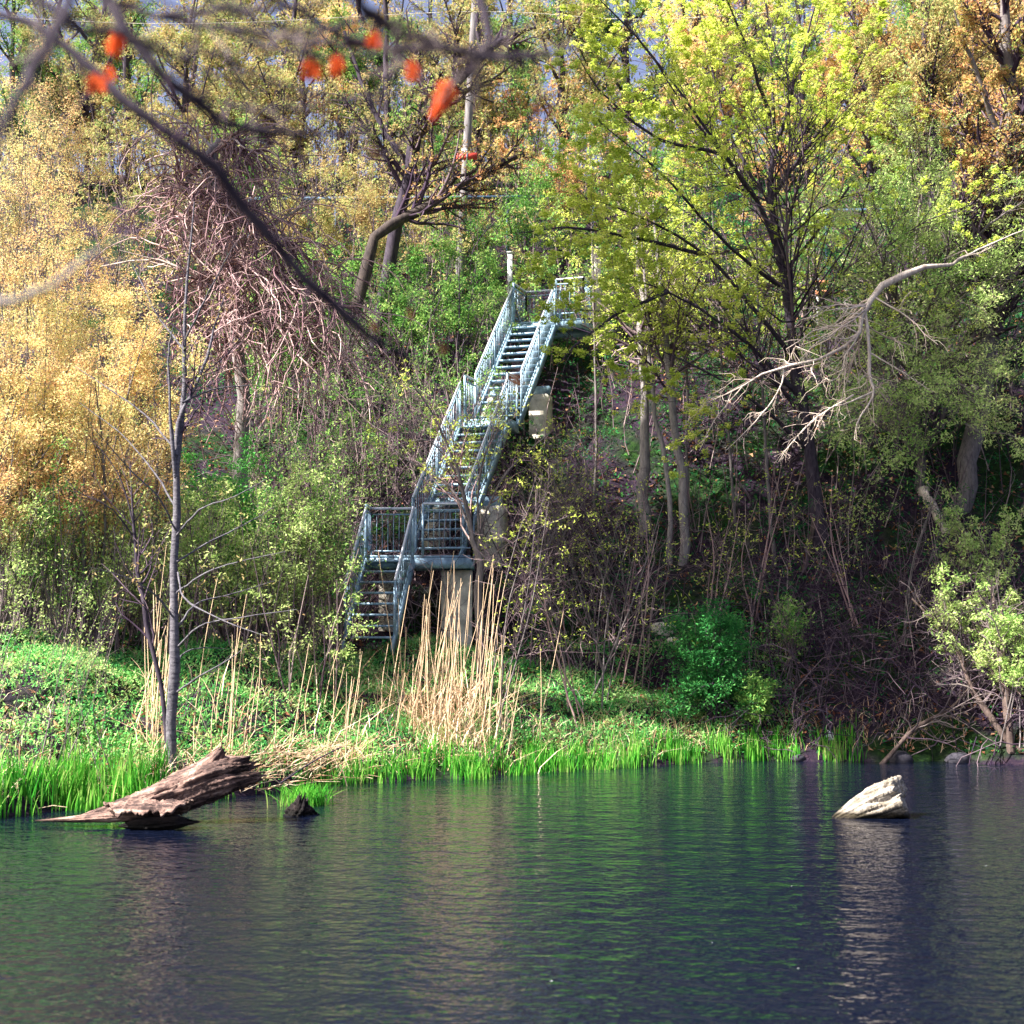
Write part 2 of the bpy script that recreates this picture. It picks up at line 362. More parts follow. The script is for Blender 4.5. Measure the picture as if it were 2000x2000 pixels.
# --- low thickets on the left terrace
for u, d, h, sp, nl, lm, lab in [
    (10, 22.3, 2.6, .9, 500, L_LIGHT, 'thin grey stemmed thicket at the left edge of the terrace'),
    (110, 22.8, 3.0, .9, 700, L_GREEN, 'green budding thicket left of the two slim tree stems'),
    (200, 23.2, 2.8, .9, 600, L_LIGHT, 'brown stemmed thicket just left of the dark slim stem'),
    (285, 24.0, 2.6, .8, 500, L_LIGHT, 'sparse brown thicket behind the slim grey tree trunk'),
    (400, 24.6, 2.8, .9, 900, L_LIGHT, 'pale brown thicket right of the slim grey tree trunk'),
    (500, 25.2, 3.2, .9, 1300, L_LIGHT, 'pale green thicket between slim grey tree and staircase'),
    (580, 25.8, 3.6, .8, 1500, L_LIGHT, 'pale yellow green thicket left of the lower stair flight'),
    (635, 26.1, 3.4, .45, 1100, L_GREEN, 'light green shrub leaning on the left rail of the lower stairs'),
    (455, 26.0, 3.6, 1.0, 2300, L_BRIGHT, 'bright green leafy bush right of the slim grey tree'),
    (60, 24.4, 3.4, 1.0, 900, L_GREEN, 'green shrub at the foot of the yellow shrubs on the left')]:
    g = G(u, d); ms, rs = fan(g, 14, h, sp, .016)
    plant('thicket', lab, 'shrub', g, ms, rs, T_GREY, T_PINK if d > 24.3 and d < 26.3 else T_GREY, lm, lv1=100, lv2=300, nl=int(nl * .75), per=5, size=.05 if lm is not L_BRIGHT else .065, spread=.09,
          a1=(15, 50), l1=(.2, .45), t1=(.15, 1.), trop=(0, 0, .1), group='thickets on the left terrace', kside=4, rmin=.003)
for u, vb, h, lean, lab in [(15, 1490, 3.2, .2, 'thin pale stems at the left edge rising from the shore grass'), (75, 1480, 3.4, .5, 'thin leaning stem left of the shore grass gap'), (115, 1500, 3.0, .9, 'dark thin stem leaning right over the shore grass'), (190, 1470, 2.6, -.2, 'short thin stem behind the log tail')]:
    b = G(u, 18.7 + u * .004); ms, rs = fan(b, 4, h, .35, .009, (lean, .2))
    plant('thin_stems', lab, 'shrub', b, ms, rs, T_GREY, T_MID, L_LIGHT, lv1=30, lv2=60, nl=90, per=4, size=.035, a1=(15, 40), l1=(.2, .4), kside=5, rmin=.002, group='thin stems at the left shore')
# --- slim grey tree by the log and its dark second stem
b = P(325, 1452, 20.2); b[2] = float(H(b[0], b[1])) - .05
ms = [[b, P(328, 1200, 20.2), P(333, 950, 20.25), P(345, 740, 20.3), P(352, 560, 20.4), P(366, 380, 20.5)],
      [P(332, 860, 20.2), P(340, 790, 20.25), P(385, 690, 20.4), P(410, 600, 20.6), P(424, 560, 20.7)],
      [P(331, 900, 20.2), P(322, 780, 20.1), P(318, 690, 20.1), P(322, 640, 20.1), P(330, 610, 20)]]
rs = [[.075, .065, .055, .04, .022, .007], [.04, .03, .02, .012, .006], [.03, .022, .015, .01, .005]]
br = [((333, 1010), (380, 960), (440, 938), (500, 905)), ((333, 1060), (400, 1020), (470, 985), (520, 955)), ((332, 1120), (380, 1085), (440, 1062), (540, 1040)),
      ((331, 1190), (370, 1140), (440, 1120), (520, 1095)), ((330, 1225), (380, 1180), (450, 1165), (560, 1150)), ((329, 1260), (350, 1230), (390, 1222), (430, 1225)),
      ((332, 1000), (300, 940), (240, 880), (170, 800)), ((333, 960), (290, 890), (230, 820), (150, 760)), ((332, 1170), (290, 1120), (240, 1090), (170, 1070)),
      ((333, 850), (270, 780), (200, 730), (140, 690)), ((328, 1310), (370, 1280), (430, 1245), (470, 1215)), ((345, 760), (400, 735), (460, 728), (530, 730)), ((350, 640), (390, 560), (420, 500), (450, 450)),
      ((348, 660), (300, 600), (270, 540), (250, 500)), ((336, 1080), (350, 1130), (420, 1170), (500, 1200))]
for k, q in enumerate(br):
    ms.append([P(a, c, 20.2 + .35 * k_ * (1 if k % 2 else -1)) for k_, (a, c) in enumerate(q)]); rs.append([.016, .012, .008, .003])
plant('slim_tree', 'slim grey tree with long thin arching branches beside the fallen log', 'tree', b, ms, rs, B_BIRCH, T_DARK, L_OCHRE, lv1=90, lv2=220, nl=260, per=3, size=.05,
      a1=(25, 60), l1=(.1, .22), l2=(.2, .5), t1=(.35, 1), kside=8, rmin=.0025, trop=(0, 0, .05))
b = P(322, 1360, 20.3); b[2] = float(H(b[0], b[1])) - .05
ms = [[b, P(300, 1280, 20.4), P(262, 1100, 20.5), P(250, 960, 20.6), P(246, 870, 20.7)], [P(252, 990, 20.5), P(230, 910, 20.5), P(200, 860, 20.5), P(160, 820, 20.5)], [P(250, 1010, 20.6), P(210, 960, 20.4), P(150, 930, 20.3), P(120, 900, 20.3)]]
plant('slim_tree', 'thin dark stem leaning left, crossing behind the slim grey tree', 'tree', b, ms, [[.04, .036, .028, .018, .006], [.014, .01, .007, .003], [.014, .01, .007, .003]], B_DARK, T_DARK, L_OCHRE,
      lv1=40, lv2=80, nl=60, per=3, size=.05, l1=(.15, .35), kside=6, rmin=.0025)

# --- broken tree wrapped in dead vines
b = G(450, 27.7); top = P(425, 270, 27.2)
ms = [[b, P(455, 800, 27.6), P(440, 500, 27.4), P(430, 380, 27.2), P(402, 285, 27.2), top],
      [P(415, 265, 27.2), P(385, 305, 27.0), P(360, 330, 26.8), P(345, 355, 26.7)], [P(385, 310, 27.0), P(400, 345, 26.8), P(425, 375, 26.6), P(455, 395, 26.5)],
      [P(455, 395, 26.5), P(500, 430, 26.4), P(560, 470, 26.4), P(640, 530, 26.5)], [top, P(470, 262, 27.2), P(500, 270, 27.2), P(530, 300, 27.2)],
      [P(385, 310, 27.0), P(340, 300, 27.0), P(290, 270, 27.2), P(240, 245, 27.4)]]
rs = [[.16, .13, .1, .1, .1, .07], [.08, .07, .05, .02], [.07, .06, .05, .03], [.03, .025, .015, .006], [.03, .02, .012, .006], [.03, .02, .012, .005]]
bt = plant('broken_tree', 'snapped pale tree top draped in pinkish dead vines', 'tree', b, ms, rs, B_PALE, T_BLEACH, lv1=40, lv2=90, l1=(.15, .35), trop=(0, 0, -.1), kside=8)
src = np.array([spline(q, 14) for q in ([P(300, 470, 26.8), P(345, 340, 26.7), P(420, 280, 26.8), P(500, 285, 26.8)], [P(345, 400, 26.5), P(400, 360, 26.4), P(470, 400, 26.2), P(600, 500, 26.2)],
                                         [P(330, 560, 26.5), P(420, 500, 26.2), P(520, 520, 26.1), P(640, 580, 26.2)], [P(330, 640, 26.5), P(420, 600, 26.2), P(500, 600, 26.1), P(600, 660, 26.2)])])
m = M(); vs, vr = grow(src, np.full(src.shape[:2], .016), 560, (20, 100), (.8, 2.6), (0, 1), 9, .28, (0, -.02, -.22), 1, absolute=True, tip=.5, rmin=.009)
tubes(m, vs, vr, 4); v2, r2 = grow(vs, vr, 2000, (20, 90), (.25, .8), (0, 1), 5, .35, (0, 0, -.08), .7, absolute=True, tip=.5, rmin=.0055); tubes(m, v2, r2, 3)
t = tag(m.obj('dead_vine', T_PINK), 'pinkish dead vine tangle hanging from the snapped tree top', 'vine', kind='thing')

# --- dark leaning tree and leaning log in the middle of the slope
b = G(700, 36.5)
ms = [[b, P(735, 480, 36.4), P(765, 360, 36.3), P(790, 240, 36), P(850, 170, 35.6), P(920, 90, 35.2), P(1010, 50, 35)], [P(910, 100, 35.2), P(900, 50, 35.2), P(905, -40, 35.4)], [P(775, 320, 36.3), P(700, 200, 36.6), P(650, 60, 37)]]
plant('leaning_tree', 'dark thick tree leaning right across the utility pole', 'tree', b, ms, [[.2, .17, .16, .15, .13, .1, .04], [.07, .05, .03], [.09, .06, .04]], B_DARK, T_DARK, L_OCHRE,
      lv1=50, lv2=500, nl=1500, per=5, size=.07, l1=(.15, .35), kside=10, lv3=600)
b = G(640, 35.); 
ms = [[b + (0, 0, -.1), P(700, 470, 35.3), P(770, 410, 35.5), P(850, 360, 35.6), P(930, 320, 35.8), P(985, 290, 36)], [P(830, 372, 35.6), P(860, 335, 35.5), P(895, 325, 35.5), P(905, 300, 35.4)], [P(895, 345, 35.7), P(925, 325, 35.6), P(925, 280, 35.5)]]
plant('leaning_log', 'mossy brown trunk leaning up to the right below the pole', 'tree trunk', b, ms, [[.16, .15, .13, .11, .09, .05], [.06, .05, .035, .02], [.03, .025, .012]], B_MOSS, T_DARK, L_ORANGE,
      lv1=30, lv2=160, nl=420, per=4, size=.07, l1=(.15, .35), kside=10)

# --- the big yellow green maple in the middle
b = G(1545, 30.3); dm = 30.2
ms = [[b, P(1545, 1000, dm), P(1530, 880, dm), P(1515, 760, dm), P(1490, 640, dm), P(1468, 480, dm), P(1458, 380, dm), P(1462, 240, dm), P(1450, 60, dm), P(1440, -90, dm)],
      [P(1465, 470, dm), P(1430, 380, dm - .4), P(1370, 300, dm - .8), P(1290, 200, dm - 1.2), P(1220, 90, dm - 1.5)],
      [P(1500, 680, dm), P(1420, 580, dm - .5), P(1330, 480, dm - 1), P(1210, 410, dm - 1.6), P(1060, 360, dm - 2)],
      [P(1510, 750, dm), P(1400, 640, dm - .8), P(1260, 550, dm - 1.4), P(1130, 520, dm - 2)],
      [P(1460, 370, dm), P(1520, 280, dm - .3), P(1590, 190, dm - .5), P(1650, 60, dm - .8)],
      [P(1475, 520, dm), P(1540, 440, dm - .4), P(1620, 330, dm - .6), P(1690, 260, dm - .6)],
      [P(1460, 400, dm), P(1380, 260, dm + .3), P(1340, 110, dm + .5), P(1300, -60, dm + .8)],
      [P(1460, 300, dm), P(1500, 150, dm - .6), P(1530, 40, dm - 1), P(1560, -80, dm - 1)],
      [P(1470, 540, dm), P(1370, 460, dm - 1.2), P(1250, 330, dm - 2.4), P(1130, 230, dm - 3)],
      [P(1525, 850, dm), P(1440, 770, dm - .8), P(1330, 700, dm - 1.5), P(1200, 640, dm - 2)],
      [P(1430, 380, dm - .4), P(1330, 240, dm - 1.6), P(1210, 80, dm - 2.2), P(1100, -30, dm - 2.6)], [P(1330, 480, dm - 1), P(1200, 450, dm - 2), P(1080, 430, dm - 3), P(980, 440, dm - 3.6)],
      [P(1260, 550, dm - 1.4), P(1170, 590, dm - 2), P(1100, 640, dm - 2.4), P(1050, 690, dm - 2.6)], [P(1458, 240, dm), P(1420, 120, dm - 1), P(1380, 20, dm - 1.4), P(1340, -70, dm - 1.8)],
      [P(1360, 290, dm - .8), P(1240, 260, dm - 1.4), P(1140, 180, dm - 1.8), P(1080, 90, dm - 2)]]
rs = [[.18, .15, .13, .12, .1, .08, .06, .04, .02, .01]] + [[.055, .045, .034, .02, .007]] * 2 + [[.05, .035, .02, .007]] * 2 + [[.045, .03, .02, .007]] * 10
plant('maple_tree', 'big maple covered in yellow green blossom tufts, right of the staircase', 'tree', b, ms, rs, B_DARK, T_DARK, L_MAPLE, lv1=230, lv2=2300, nl=10500, per=12, size=.052, spread=.036, kside=10, rmin=.003,
      a1=(35, 85), l1=(.22, .6), l2=(.3, .7), t1=(.28, 1), trop=(0, 0, .02), trop2=(0, 0, .04), tl=(.5, 1.), up=1.2, asp=.8, rr=.38,
      lf=lambda q: (q[:, 2] > 6.3 + 1.2 * np.sin(q[:, 0] * 1.3)) & (q[:, 0] > -.4))
# --- slender trunks beside it
for u0, vb, us, r, lab in [
    (1215, 1005, (1214, 1213, 1208, 1198), .115, 'straight pale trunk on the slope, first right of the concrete piers'),
    (1288, 1060, (1290, 1268, 1250, 1232), .1, 'tall pale grey trunk curving left, between two thinner ones'),
    (1265, 1060, (1262, 1235, 1222, 1205), .06, 'thin trunk just left of the tall curving pale one'),
    (1298, 1010, (1297, 1296, 1292, 1290), .035, 'pencil thin straight stem close to the right of the tall curving trunk'),
    (1390, 990, (1378, 1362, 1350, 1340), .035, 'thin grey sapling halfway between pale trunks and big maple'),
    (1462, 1060, (1450, 1440, 1430, 1425), .04, 'thin reddish sapling just left of the big maple trunk'),
    (1120, 960, (1126, 1122, 1118, 1112), .032, 'slim grey trunk behind the blossoms right of the upper landing')]:
    # find the distance at which the ground is seen at vb
    ds = np.linspace(28, 42, 200); gv = [abs(P(u0, vb, d_)[2] - float(H(P(u0, vb, d_)[0], d_))) for d_ in ds]; d = float(ds[int(np.argmin(gv))])
    b = G(u0, d); ms = [[b + (0, 0, -.1)] + [P(u, v, d + .15 * k) for k, (u, v) in enumerate(zip(us, (vb - 130, vb - 300, vb - 480, vb - 680)))]]
    plant('slender_tree', lab, 'tree', b, ms, [[r, r * .92, r * .8, r * .6, r * .2]], B_PALE if r > .05 else B_GREY, T_MID, L_MAPLE, lv1=26, lv2=150, nl=220, per=8, size=.055, l1=(.15, .3), t1=(.5, 1), kside=8,
          group='slender trunks on the shaded slope')
# --- fork of the maple base and right trunks
b = P(1512, 1110, 30.); ms = [[G(1512, 29.9), P(1520, 1060, 30), P(1535, 980, 30.1), P(1540, 900, 30.2)]]
plant('slender_tree', 'thin pale stem forking from the foot of the big maple', 'tree', G(1512, 29.9), ms, [[.06, .05, .045, .03]], B_BROWN, T_GREY, None, lv1=8, lv2=20, l1=(.2, .4))
def at_v(u, vb, lo=26.2, hi=48):
    ds = np.linspace(lo, hi, 300); gv = [abs(P(u, vb, d_)[2] - float(H(P(u, vb, d_)[0], d_))) for d_ in ds]; return float(ds[int(np.argmin(gv))])
d = at_v(1815, 955); b = G(1812, d)
ms = [[b + (0, 0, -.1), P(1826, 880, d), P(1838, 780, d), P(1860, 680, d), P(1885, 560, d), P(1900, 440, d), P(1905, 260, d), P(1900, 60, d), P(1895, -60, d)],
      [P(1880, 600, d), P(1930, 480, d), P(1980, 380, d)], [P(1900, 440, d), P(1840, 330, d - 1), P(1790, 240, d - 1.5)], [P(1902, 300, d), P(1850, 160, d - .5), P(1800, 20, d - .8)]]
plant('big_trunk_tree', 'thickest trunk at the right edge, curving up to the right', 'tree', b, ms, [[.24, .22, .22, .24, .25, .22, .18, .12, .08], [.1, .08, .05], [.07, .05, .02], [.07, .05, .02]], B_GREY, T_DARK, L_ORANGE,
      lv1=50, lv2=700, nl=3000, per=7, size=.065, l1=(.15, .35), kside=12, t1=(.4, 1), lf=lambda q: q[:, 2] > 11)
d = at_v(1740, 920); b = G(1738, d)
ms = [[b + (0, 0, -.1), P(1738, 880, d), P(1730, 800, d), P(1722, 700, d), P(1712, 600, d), P(1725, 480, d), P(1740, 350, d), P(1750, 250, d)],
      [P(1722, 700, d), P(1760, 620, d - 1.2), P(1810, 560, d - 2.4), P(1880, 520, d - 3.4)], [P(1715, 600, d), P(1790, 500, d - 1.7), P(1860, 430, d - 2.4), P(1930, 380, d - 2.4)],
      [P(1725, 740, d), P(1770, 720, d - 1.9), P(1820, 730, d - 3.4), P(1870, 760, d - 4.1)], [P(1715, 620, d), P(1680, 540, d - 1.9), P(1650, 450, d - 2.4), P(1620, 380, d - 2.9)],
      [P(1728, 780, d), P(1700, 740, d - 2.2), P(1670, 720, d - 3.4), P(1640, 720, d - 4.1)]]
plant('green_tree', 'light green leafed tree between big maple and right edge', 'tree', b, ms, [[.12, .11, .09, .08, .07, .05, .03, .01], [.05, .04, .025, .01], [.05, .04, .025, .01], [.04, .03, .02, .01], [.04, .03, .02, .01], [.04, .03, .02, .01]], B_GREY, T_GREY, L_LIGHT,
      lv1=210, lv2=1800, nl=7800, per=7, size=.055, spread=.08, kside=8, l1=(.35, .8), t1=(.15, 1), trop=(0, 0, .03), trop2=(0, -.02, -.02), tl=(.3, 1), asp=.5)
# log lying from that trunk foot
p0 = P(1742, 925, d - .35); p1 = P(1785, 1015, d - 1.4); p1[2] = max(p1[2], float(H(p1[0], p1[1])) + .1)
m = M(); tubes(m, spline([p0, (p0 + p1) / 2 + (0, 0, .03), p1], 12, .012), np.linspace(.13, .07, 12) * (1 + .15 * rng.normal(size=12)), 10)
t = m.obj('broken_limb', B_BLEACH, None, True); tag(t, 'short pale broken log resting below the light green tree', 'log')
# dead bleached branch hanging in front
b = P(1720, 512, 26.0)
ms = [[P(1790, 500, 26.3), b, P(1660, 545, 25.9), P(1630, 590, 25.8), P(1612, 640, 25.7), P(1540, 680, 25.5), P(1450, 700, 25.3), P(1390, 735, 25.2), P(1330, 760, 25.1)],
      [P(1632, 590, 25.8), P(1640, 660, 25.8), P(1640, 710, 25.7), P(1648, 745, 25.6), P(1620, 790, 25.5), P(1612, 830, 25.5)],
      [P(1610, 745, 25.7), P(1540, 790, 25.5), P(1490, 840, 25.3), P(1470, 870, 25.2)], [P(1480, 695, 25.4), P(1470, 735, 25.3), P(1430, 790, 25.1), P(1370, 850, 25.0)],
      [P(1645, 740, 25.6), P(1600, 760, 25.5), P(1560, 775, 25.5), P(1530, 830, 25.4)], [P(1790, 500, 26.3), P(1850, 470, 26.5), P(1940, 430, 26.7)],
      [P(1640, 665, 25.8), P(1700, 700, 25.7), P(1760, 740, 25.7)], [P(1400, 730, 25.2), P(1350, 790, 25.2), P(1320, 850, 25.2)]]
plant('dead_branch', 'bare bleached branch reaching left in front of the green tree', 'branch', b, ms, [[.035, .06, .058, .05, .036, .03, .02, .011, .005], [.04, .036, .03, .024, .014, .006], [.024, .017, .011, .005], [.018, .014, .01, .004], [.018, .014, .01, .004], [.032, .022, .008], [.016, .012, .005], [.012, .008, .003]],
      B_BLEACH, T_BLEACH, None, lv1=130, lv2=420, l1=(.12, .34), l2=(.25, .6), trop=(0, 0, -.08), trop2=(0, 0, -.05), wander=.3, t1=(.25, 1), kside=8, rmin=.005, parts=('limb', 'twigs', 'crown'))
# --- orange trees, upper right
for u, d, us, lab in [(1640, 37, (1645, 1640, 1620, 1600), 'orange budding tree right above the big maple crown'), (1830, 40, (1825, 1840, 1835, 1830), 'dark trunked orange tree second from the right edge at the top'),
                      (1930, 42, (1925, 1915, 1905, 1900), 'dark trunked orange tree at the top right corner'), (1740, 36, (1755, 1760, 1745, 1740), 'thin orange tree with green leaves near the top right')]:
    b = G(u, d); ms = [[b] + [P(x, v, d) for x, v in zip(us, (420, 250, 90, -80))], [P(us[0], 360, d), P(us[0] - 70, 220, d - .6), P(us[0] - 110, 60, d - 1)], [P(us[0], 330, d), P(us[0] + 60, 200, d - .5), P(us[0] + 120, 60, d - 1)]]
    plant('orange_tree', lab, 'tree', b, ms, [[.2, .18, .15, .12, .08], [.08, .05, .02], [.08, .05, .02]] if d > 38 else [[.11, .1, .08, .06, .03], [.05, .03, .01], [.05, .03, .01]], B_DARK, T_DARK, L_ORANGE if d != 36 else L_OCHRE,
          lv1=70, lv2=700, nl=2600, per=8, size=.08, spread=.09, l1=(.2, .4), t1=(.3, 1), kside=8, group='orange budding trees upper right')
# --- leaning tree in front of the stairs and bare saplings right of it
b = P(908, 1205, 25.8); b[2] = float(H(b[0], b[1])) - .05
ms = [[b, P(905, 1120, 25.8), P(903, 1060, 25.8), P(890, 1000, 25.8), P(868, 900, 25.7), P(850, 850, 25.6), P(810, 770, 25.4), P(770, 715, 25.2)],
      [P(903, 1060, 25.8), P(880, 980, 25.9), P(845, 915, 26), P(770, 870, 26.1), P(700, 810, 26.2)], [P(903, 1050, 25.8), P(912, 980, 25.8), P(950, 900, 25.7), P(1010, 840, 25.6), P(1060, 800, 25.5)],
      [P(866, 895, 25.7), P(830, 850, 25.6), P(800, 830, 25.5), P(740, 840, 25.4)], [P(905, 1085, 25.8), P(940, 1040, 25.7), P(1010, 1000, 25.5), P(1080, 970, 25.3)], [P(903, 1040, 25.8), P(905, 900, 25.6), P(940, 800, 25.5), P(990, 720, 25.4)]]
plant('bare_sapling', 'grey forked sapling standing in front of the lower stair landing', 'tree', b, ms, [[.075, .07, .06, .045, .03, .024, .014, .005], [.035, .028, .02, .012, .005], [.03, .024, .018, .01, .004], [.02, .014, .01, .004], [.02, .016, .01, .004], [.024, .018, .01, .004]], B_GREY, T_PINK, L_MAPLE,
      lv1=80, lv2=200, nl=230, per=7, size=.055, l1=(.18, .4), t1=(.3, 1), kside=8, rmin=.0035, wander=.22, group='bare saplings below the slope')
for u, vb, h, lean, r, lab in [
    (938, 1370, 5., 1.2, .02, 'dark thin sapling at the right edge of the reed clump'),
    (1040, 1180, 3.6, .9, .02, 'bare sapling right of the stairs with widely forked top'),
    (1095, 1360, 3.6, -.5, .018, 'slim bare sapling rooted in the grass behind the shore grass'),
    (1130, 1330, 4.4, .8, .022, 'grey bare sapling leaning right out of the grass bank'),
    (1080, 1250, 4.0, -.9, .02, 'bare sapling leaning left towards the concrete piers'),
    (1180, 1290, 4.0, .6, .018, 'bare purple sapling where the grass bank meets the dark slope'),
    (980, 1120, 3.2, 1.5, .022, 'pale twisted bare shrub right beside the landing'),
    (1030, 1060, 3.0, .6, .02, 'bare pinkish shrub on the slope right of the piers'),
    (1110, 1100, 3.4, -1.0, .022, 'arching bare shrub halfway up the dark slope'),
    (1170, 1160, 3.6, -.8, .02, 'tangled bare shrub left of the pale trunks'),
    (1330, 1200, 3.0, .5, .018, 'bare sapling above the deep green bush'),
    (1420, 1180, 3.2, .3, .018, 'bare sapling with crooked twigs left of the maple foot'),
    (1600, 1180, 3.0, -.6, .018, 'bare crooked sapling right of the maple foot'),
    (1700, 1230, 3.4, .5, .02, 'bare grey sapling in the dark hollow on the right'),
    (800, 900, 3.2, -.9, .02, 'pale arching bare shrub left of the middle flight'),
    (965, 1225, 4.6, 1.6, .022, 'long branched bare sapling arching right from beside the stair piers'),
    (1150, 1245, 4.8, -1.6, .022, 'bare sapling arching left over the shaded foot of the slope'),
    (700, 880, 3.4, -.4, .02, 'dark bare shrub in the hollow left of the stairs'),
    (600, 850, 3.4, .5, .02, 'bare twiggy shrub above the pale thickets')]:
    d = at_v(u, vb, 22.5, 44); b = G(u, d); ms, rs = fan(b, 4, h, .55, r, (lean, -.3))
    plant('bare_sapling', lab, 'shrub', b, ms, rs, B_GREY if r > .019 else T_PINK, T_MID, L_MAPLE if u > 900 else L_GREEN, lv1=44, lv2=240, nl=60, per=5, size=.05, a1=(25, 75), l1=(.25, .55), l2=(.3, .6), t1=(.2, 1), kside=5, rmin=.0038,
          wander=.26, trop=(0, 0, .03), group='bare saplings below the slope')
# --- green shrubs on the slope behind, middle left and round the stairs
for u, vb, h, sp, lm, nl, lab in [
    (520, 800, 3.8, 1.6, L_GREEN, 2400, 'green leafed shrub behind the dead vines, lower left'), (640, 740, 3.6, 1.6, L_GREEN, 2600, 'green leafed shrub on the slope between vines and stairs'),
    (760, 700, 3.6, 1.6, L_GREEN, 2600, 'green leafed shrub below the utility pole'), (860, 720, 3.4, 1.2, L_GREEN, 2200, 'green shrub left of the upper stair flight'),
    (700, 560, 3.6, 1.8, L_OCHRE, 2300, 'ochre and green shrub beside the leaning trunk'), (880, 560, 3.6, 1.6, L_GREEN, 2200, 'green shrub at the foot of the utility pole'),
    (580, 560, 4.0, 1.8, L_OCHRE, 2200, 'ochre shrub behind the snapped tree top'), (990, 520, 3.4, 1.5, L_GREEN, 2000, 'green shrub behind the top stair rail'),
    (1060, 480, 3.4, 1.5, L_ORANGE, 1500, 'orange and green shrub above the top landing'), (480, 480, 4.0, 1.8, L_GREEN, 2000, 'green shrub above the snapped tree top'),
    (960, 380, 3.6, 1.6, L_OCHRE, 1600, 'ochre shrub right of the pole on the upper slope'), (830, 400, 3.6, 1.6, L_GREEN, 1600, 'green shrub left of the pole on the upper slope'),
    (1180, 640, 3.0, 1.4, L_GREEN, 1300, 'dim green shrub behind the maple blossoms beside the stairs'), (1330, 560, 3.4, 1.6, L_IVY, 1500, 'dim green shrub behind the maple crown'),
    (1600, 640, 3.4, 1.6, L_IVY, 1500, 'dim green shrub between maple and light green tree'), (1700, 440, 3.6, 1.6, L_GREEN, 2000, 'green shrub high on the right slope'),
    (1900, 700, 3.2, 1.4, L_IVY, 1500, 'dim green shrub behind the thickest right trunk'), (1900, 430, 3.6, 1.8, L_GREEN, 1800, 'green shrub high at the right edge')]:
    d = at_v(u, vb, 27, 60); b = G(u, d); ms, rs = fan(b, 8, h, sp, .025)
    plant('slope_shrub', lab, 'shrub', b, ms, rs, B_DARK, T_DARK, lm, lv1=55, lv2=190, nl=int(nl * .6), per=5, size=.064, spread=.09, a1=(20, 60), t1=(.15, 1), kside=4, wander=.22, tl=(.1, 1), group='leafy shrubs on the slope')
# --- deep green bush and yellow green bush by the right shore
b = G(1345, 26.9); ms, rs = fan(b, 16, 2.1, 1.15, .02, (0, 0))
plant('green_bush', 'deep green dense bush low on the shaded slope near the shore', 'bush', b, ms, rs, B_DARK, T_DARK, L_DKBUSH, lv1=150, lv2=700, nl=2700, per=6, size=.055, spread=.09, a1=(30, 80), l1=(.3, .6), t1=(.1, 1), trop=(0, 0, -.03), kside=4, tl=(.1, 1))
b = G(1420, 26.6); ms, rs = fan(b, 6, 1.3, .4, .012, (0, -.1))
plant('green_bush', 'small bright bush at the lower right of the deep green one', 'bush', b, ms, rs, B_DARK, T_DARK, L_GREEN, lv1=50, lv2=160, nl=420, per=6, size=.06, spread=.06, kside=4)
for u, vb, h, sp, nl, lab in [(1900, 1400, 2.6, .8, 800, 'yellow green sprouting shrub at the right edge above the water'), (1830, 1330, 2.4, .8, 600, 'yellow green sprouting shrub left of the one at the right edge'),
                              (1860, 1180, 2.6, .8, 500, 'small sprouting shrub under the thick right trunk'), (1490, 1290, 1.6, .5, 200, 'sparse sprouting shrub right of the deep green bush')]:
    d = at_v(u, vb, 25.2, 40); b = G(u, d); ms, rs = fan(b, 8, h, sp, .016)
    plant('sprouting_shrub', lab, 'shrub', b, ms, rs, B_GREY, T_PINK, L_LIGHT if u != 1490 else L_GREEN, lv1=70, lv2=240, nl=nl, per=6, size=.06, kside=4, wander=.24, group='sprouting shrubs by the right shore')
# bigger leaning stems over the right water edge
for q, r, lab in [([(1610, 1425), (1560, 1395), (1470, 1400)], 0, None),
                  ([(1925, 1425), (1880, 1370), (1830, 1290), (1790, 1200), (1720, 1130)], .06, 'brown trunk leaning left out of the water at the right corner'),
                  ([(1905, 1330), (1890, 1260), (1880, 1180), (1870, 1100)], .07, 'pale short trunk behind the leaning one at the right edge'),
                  ([(1640, 1420), (1720, 1380), (1800, 1330), (1850, 1270)], .045, 'grey stem lying up the bank over the right shore')]:
    if not r: continue
    d = 25.6; pts = [P(u, v, d + .25 * k) for k, (u, v) in enumerate(q)]; pts[0][2] = float(H(pts[0][0], pts[0][1])) - .05
    plant('bent_tree', lab, 'tree', pts[0], [pts], [[r, r * .9, r * .6, r * .3]], B_BROWN, T_GREY, None, lv1=30, lv2=130, l1=(.2, .5), a1=(30, 80), wander=.28, kside=8, group='leaning stems at the right shore')

# ------------------------------------------------------------------ crest trees against the pale sky (five shapes, re-used)
def crest_tree(label, u, d, lm, h, r, bark=B_DARK):
    b = G(u, d); ms = [[b + (0, 0, -.2), b + (rng.normal(0, .2), 0, h * .35), b + (rng.normal(0, .5), 0, h * .7), b + (rng.normal(0, .8), 0, h)]]
    rs = [[r, r * .8, r * .5, r * .1]]
    for k in range(6):
        z0 = rng.uniform(.12, .6) * h; a = rng.uniform(0, 6.28); s = rng.uniform(1.5, 3.2)
        ms.append([b + (0, 0, z0), b + (math.cos(a) * s * .5, math.sin(a) * s * .5, z0 + s * .6), b + (math.cos(a) * s, math.sin(a) * s, z0 + s * 1.3)]); rs.append([r * .4, r * .25, r * .06])
    return plant('crest_tree', label, 'tree', b, ms, rs, bark, T_DARK, lm, lv1=80, lv2=700, nl=2600, per=6, size=.085, spread=.12, l1=(.15, .35), t1=(.1, 1), kside=7, rmin=.009, group='trees along the crest')
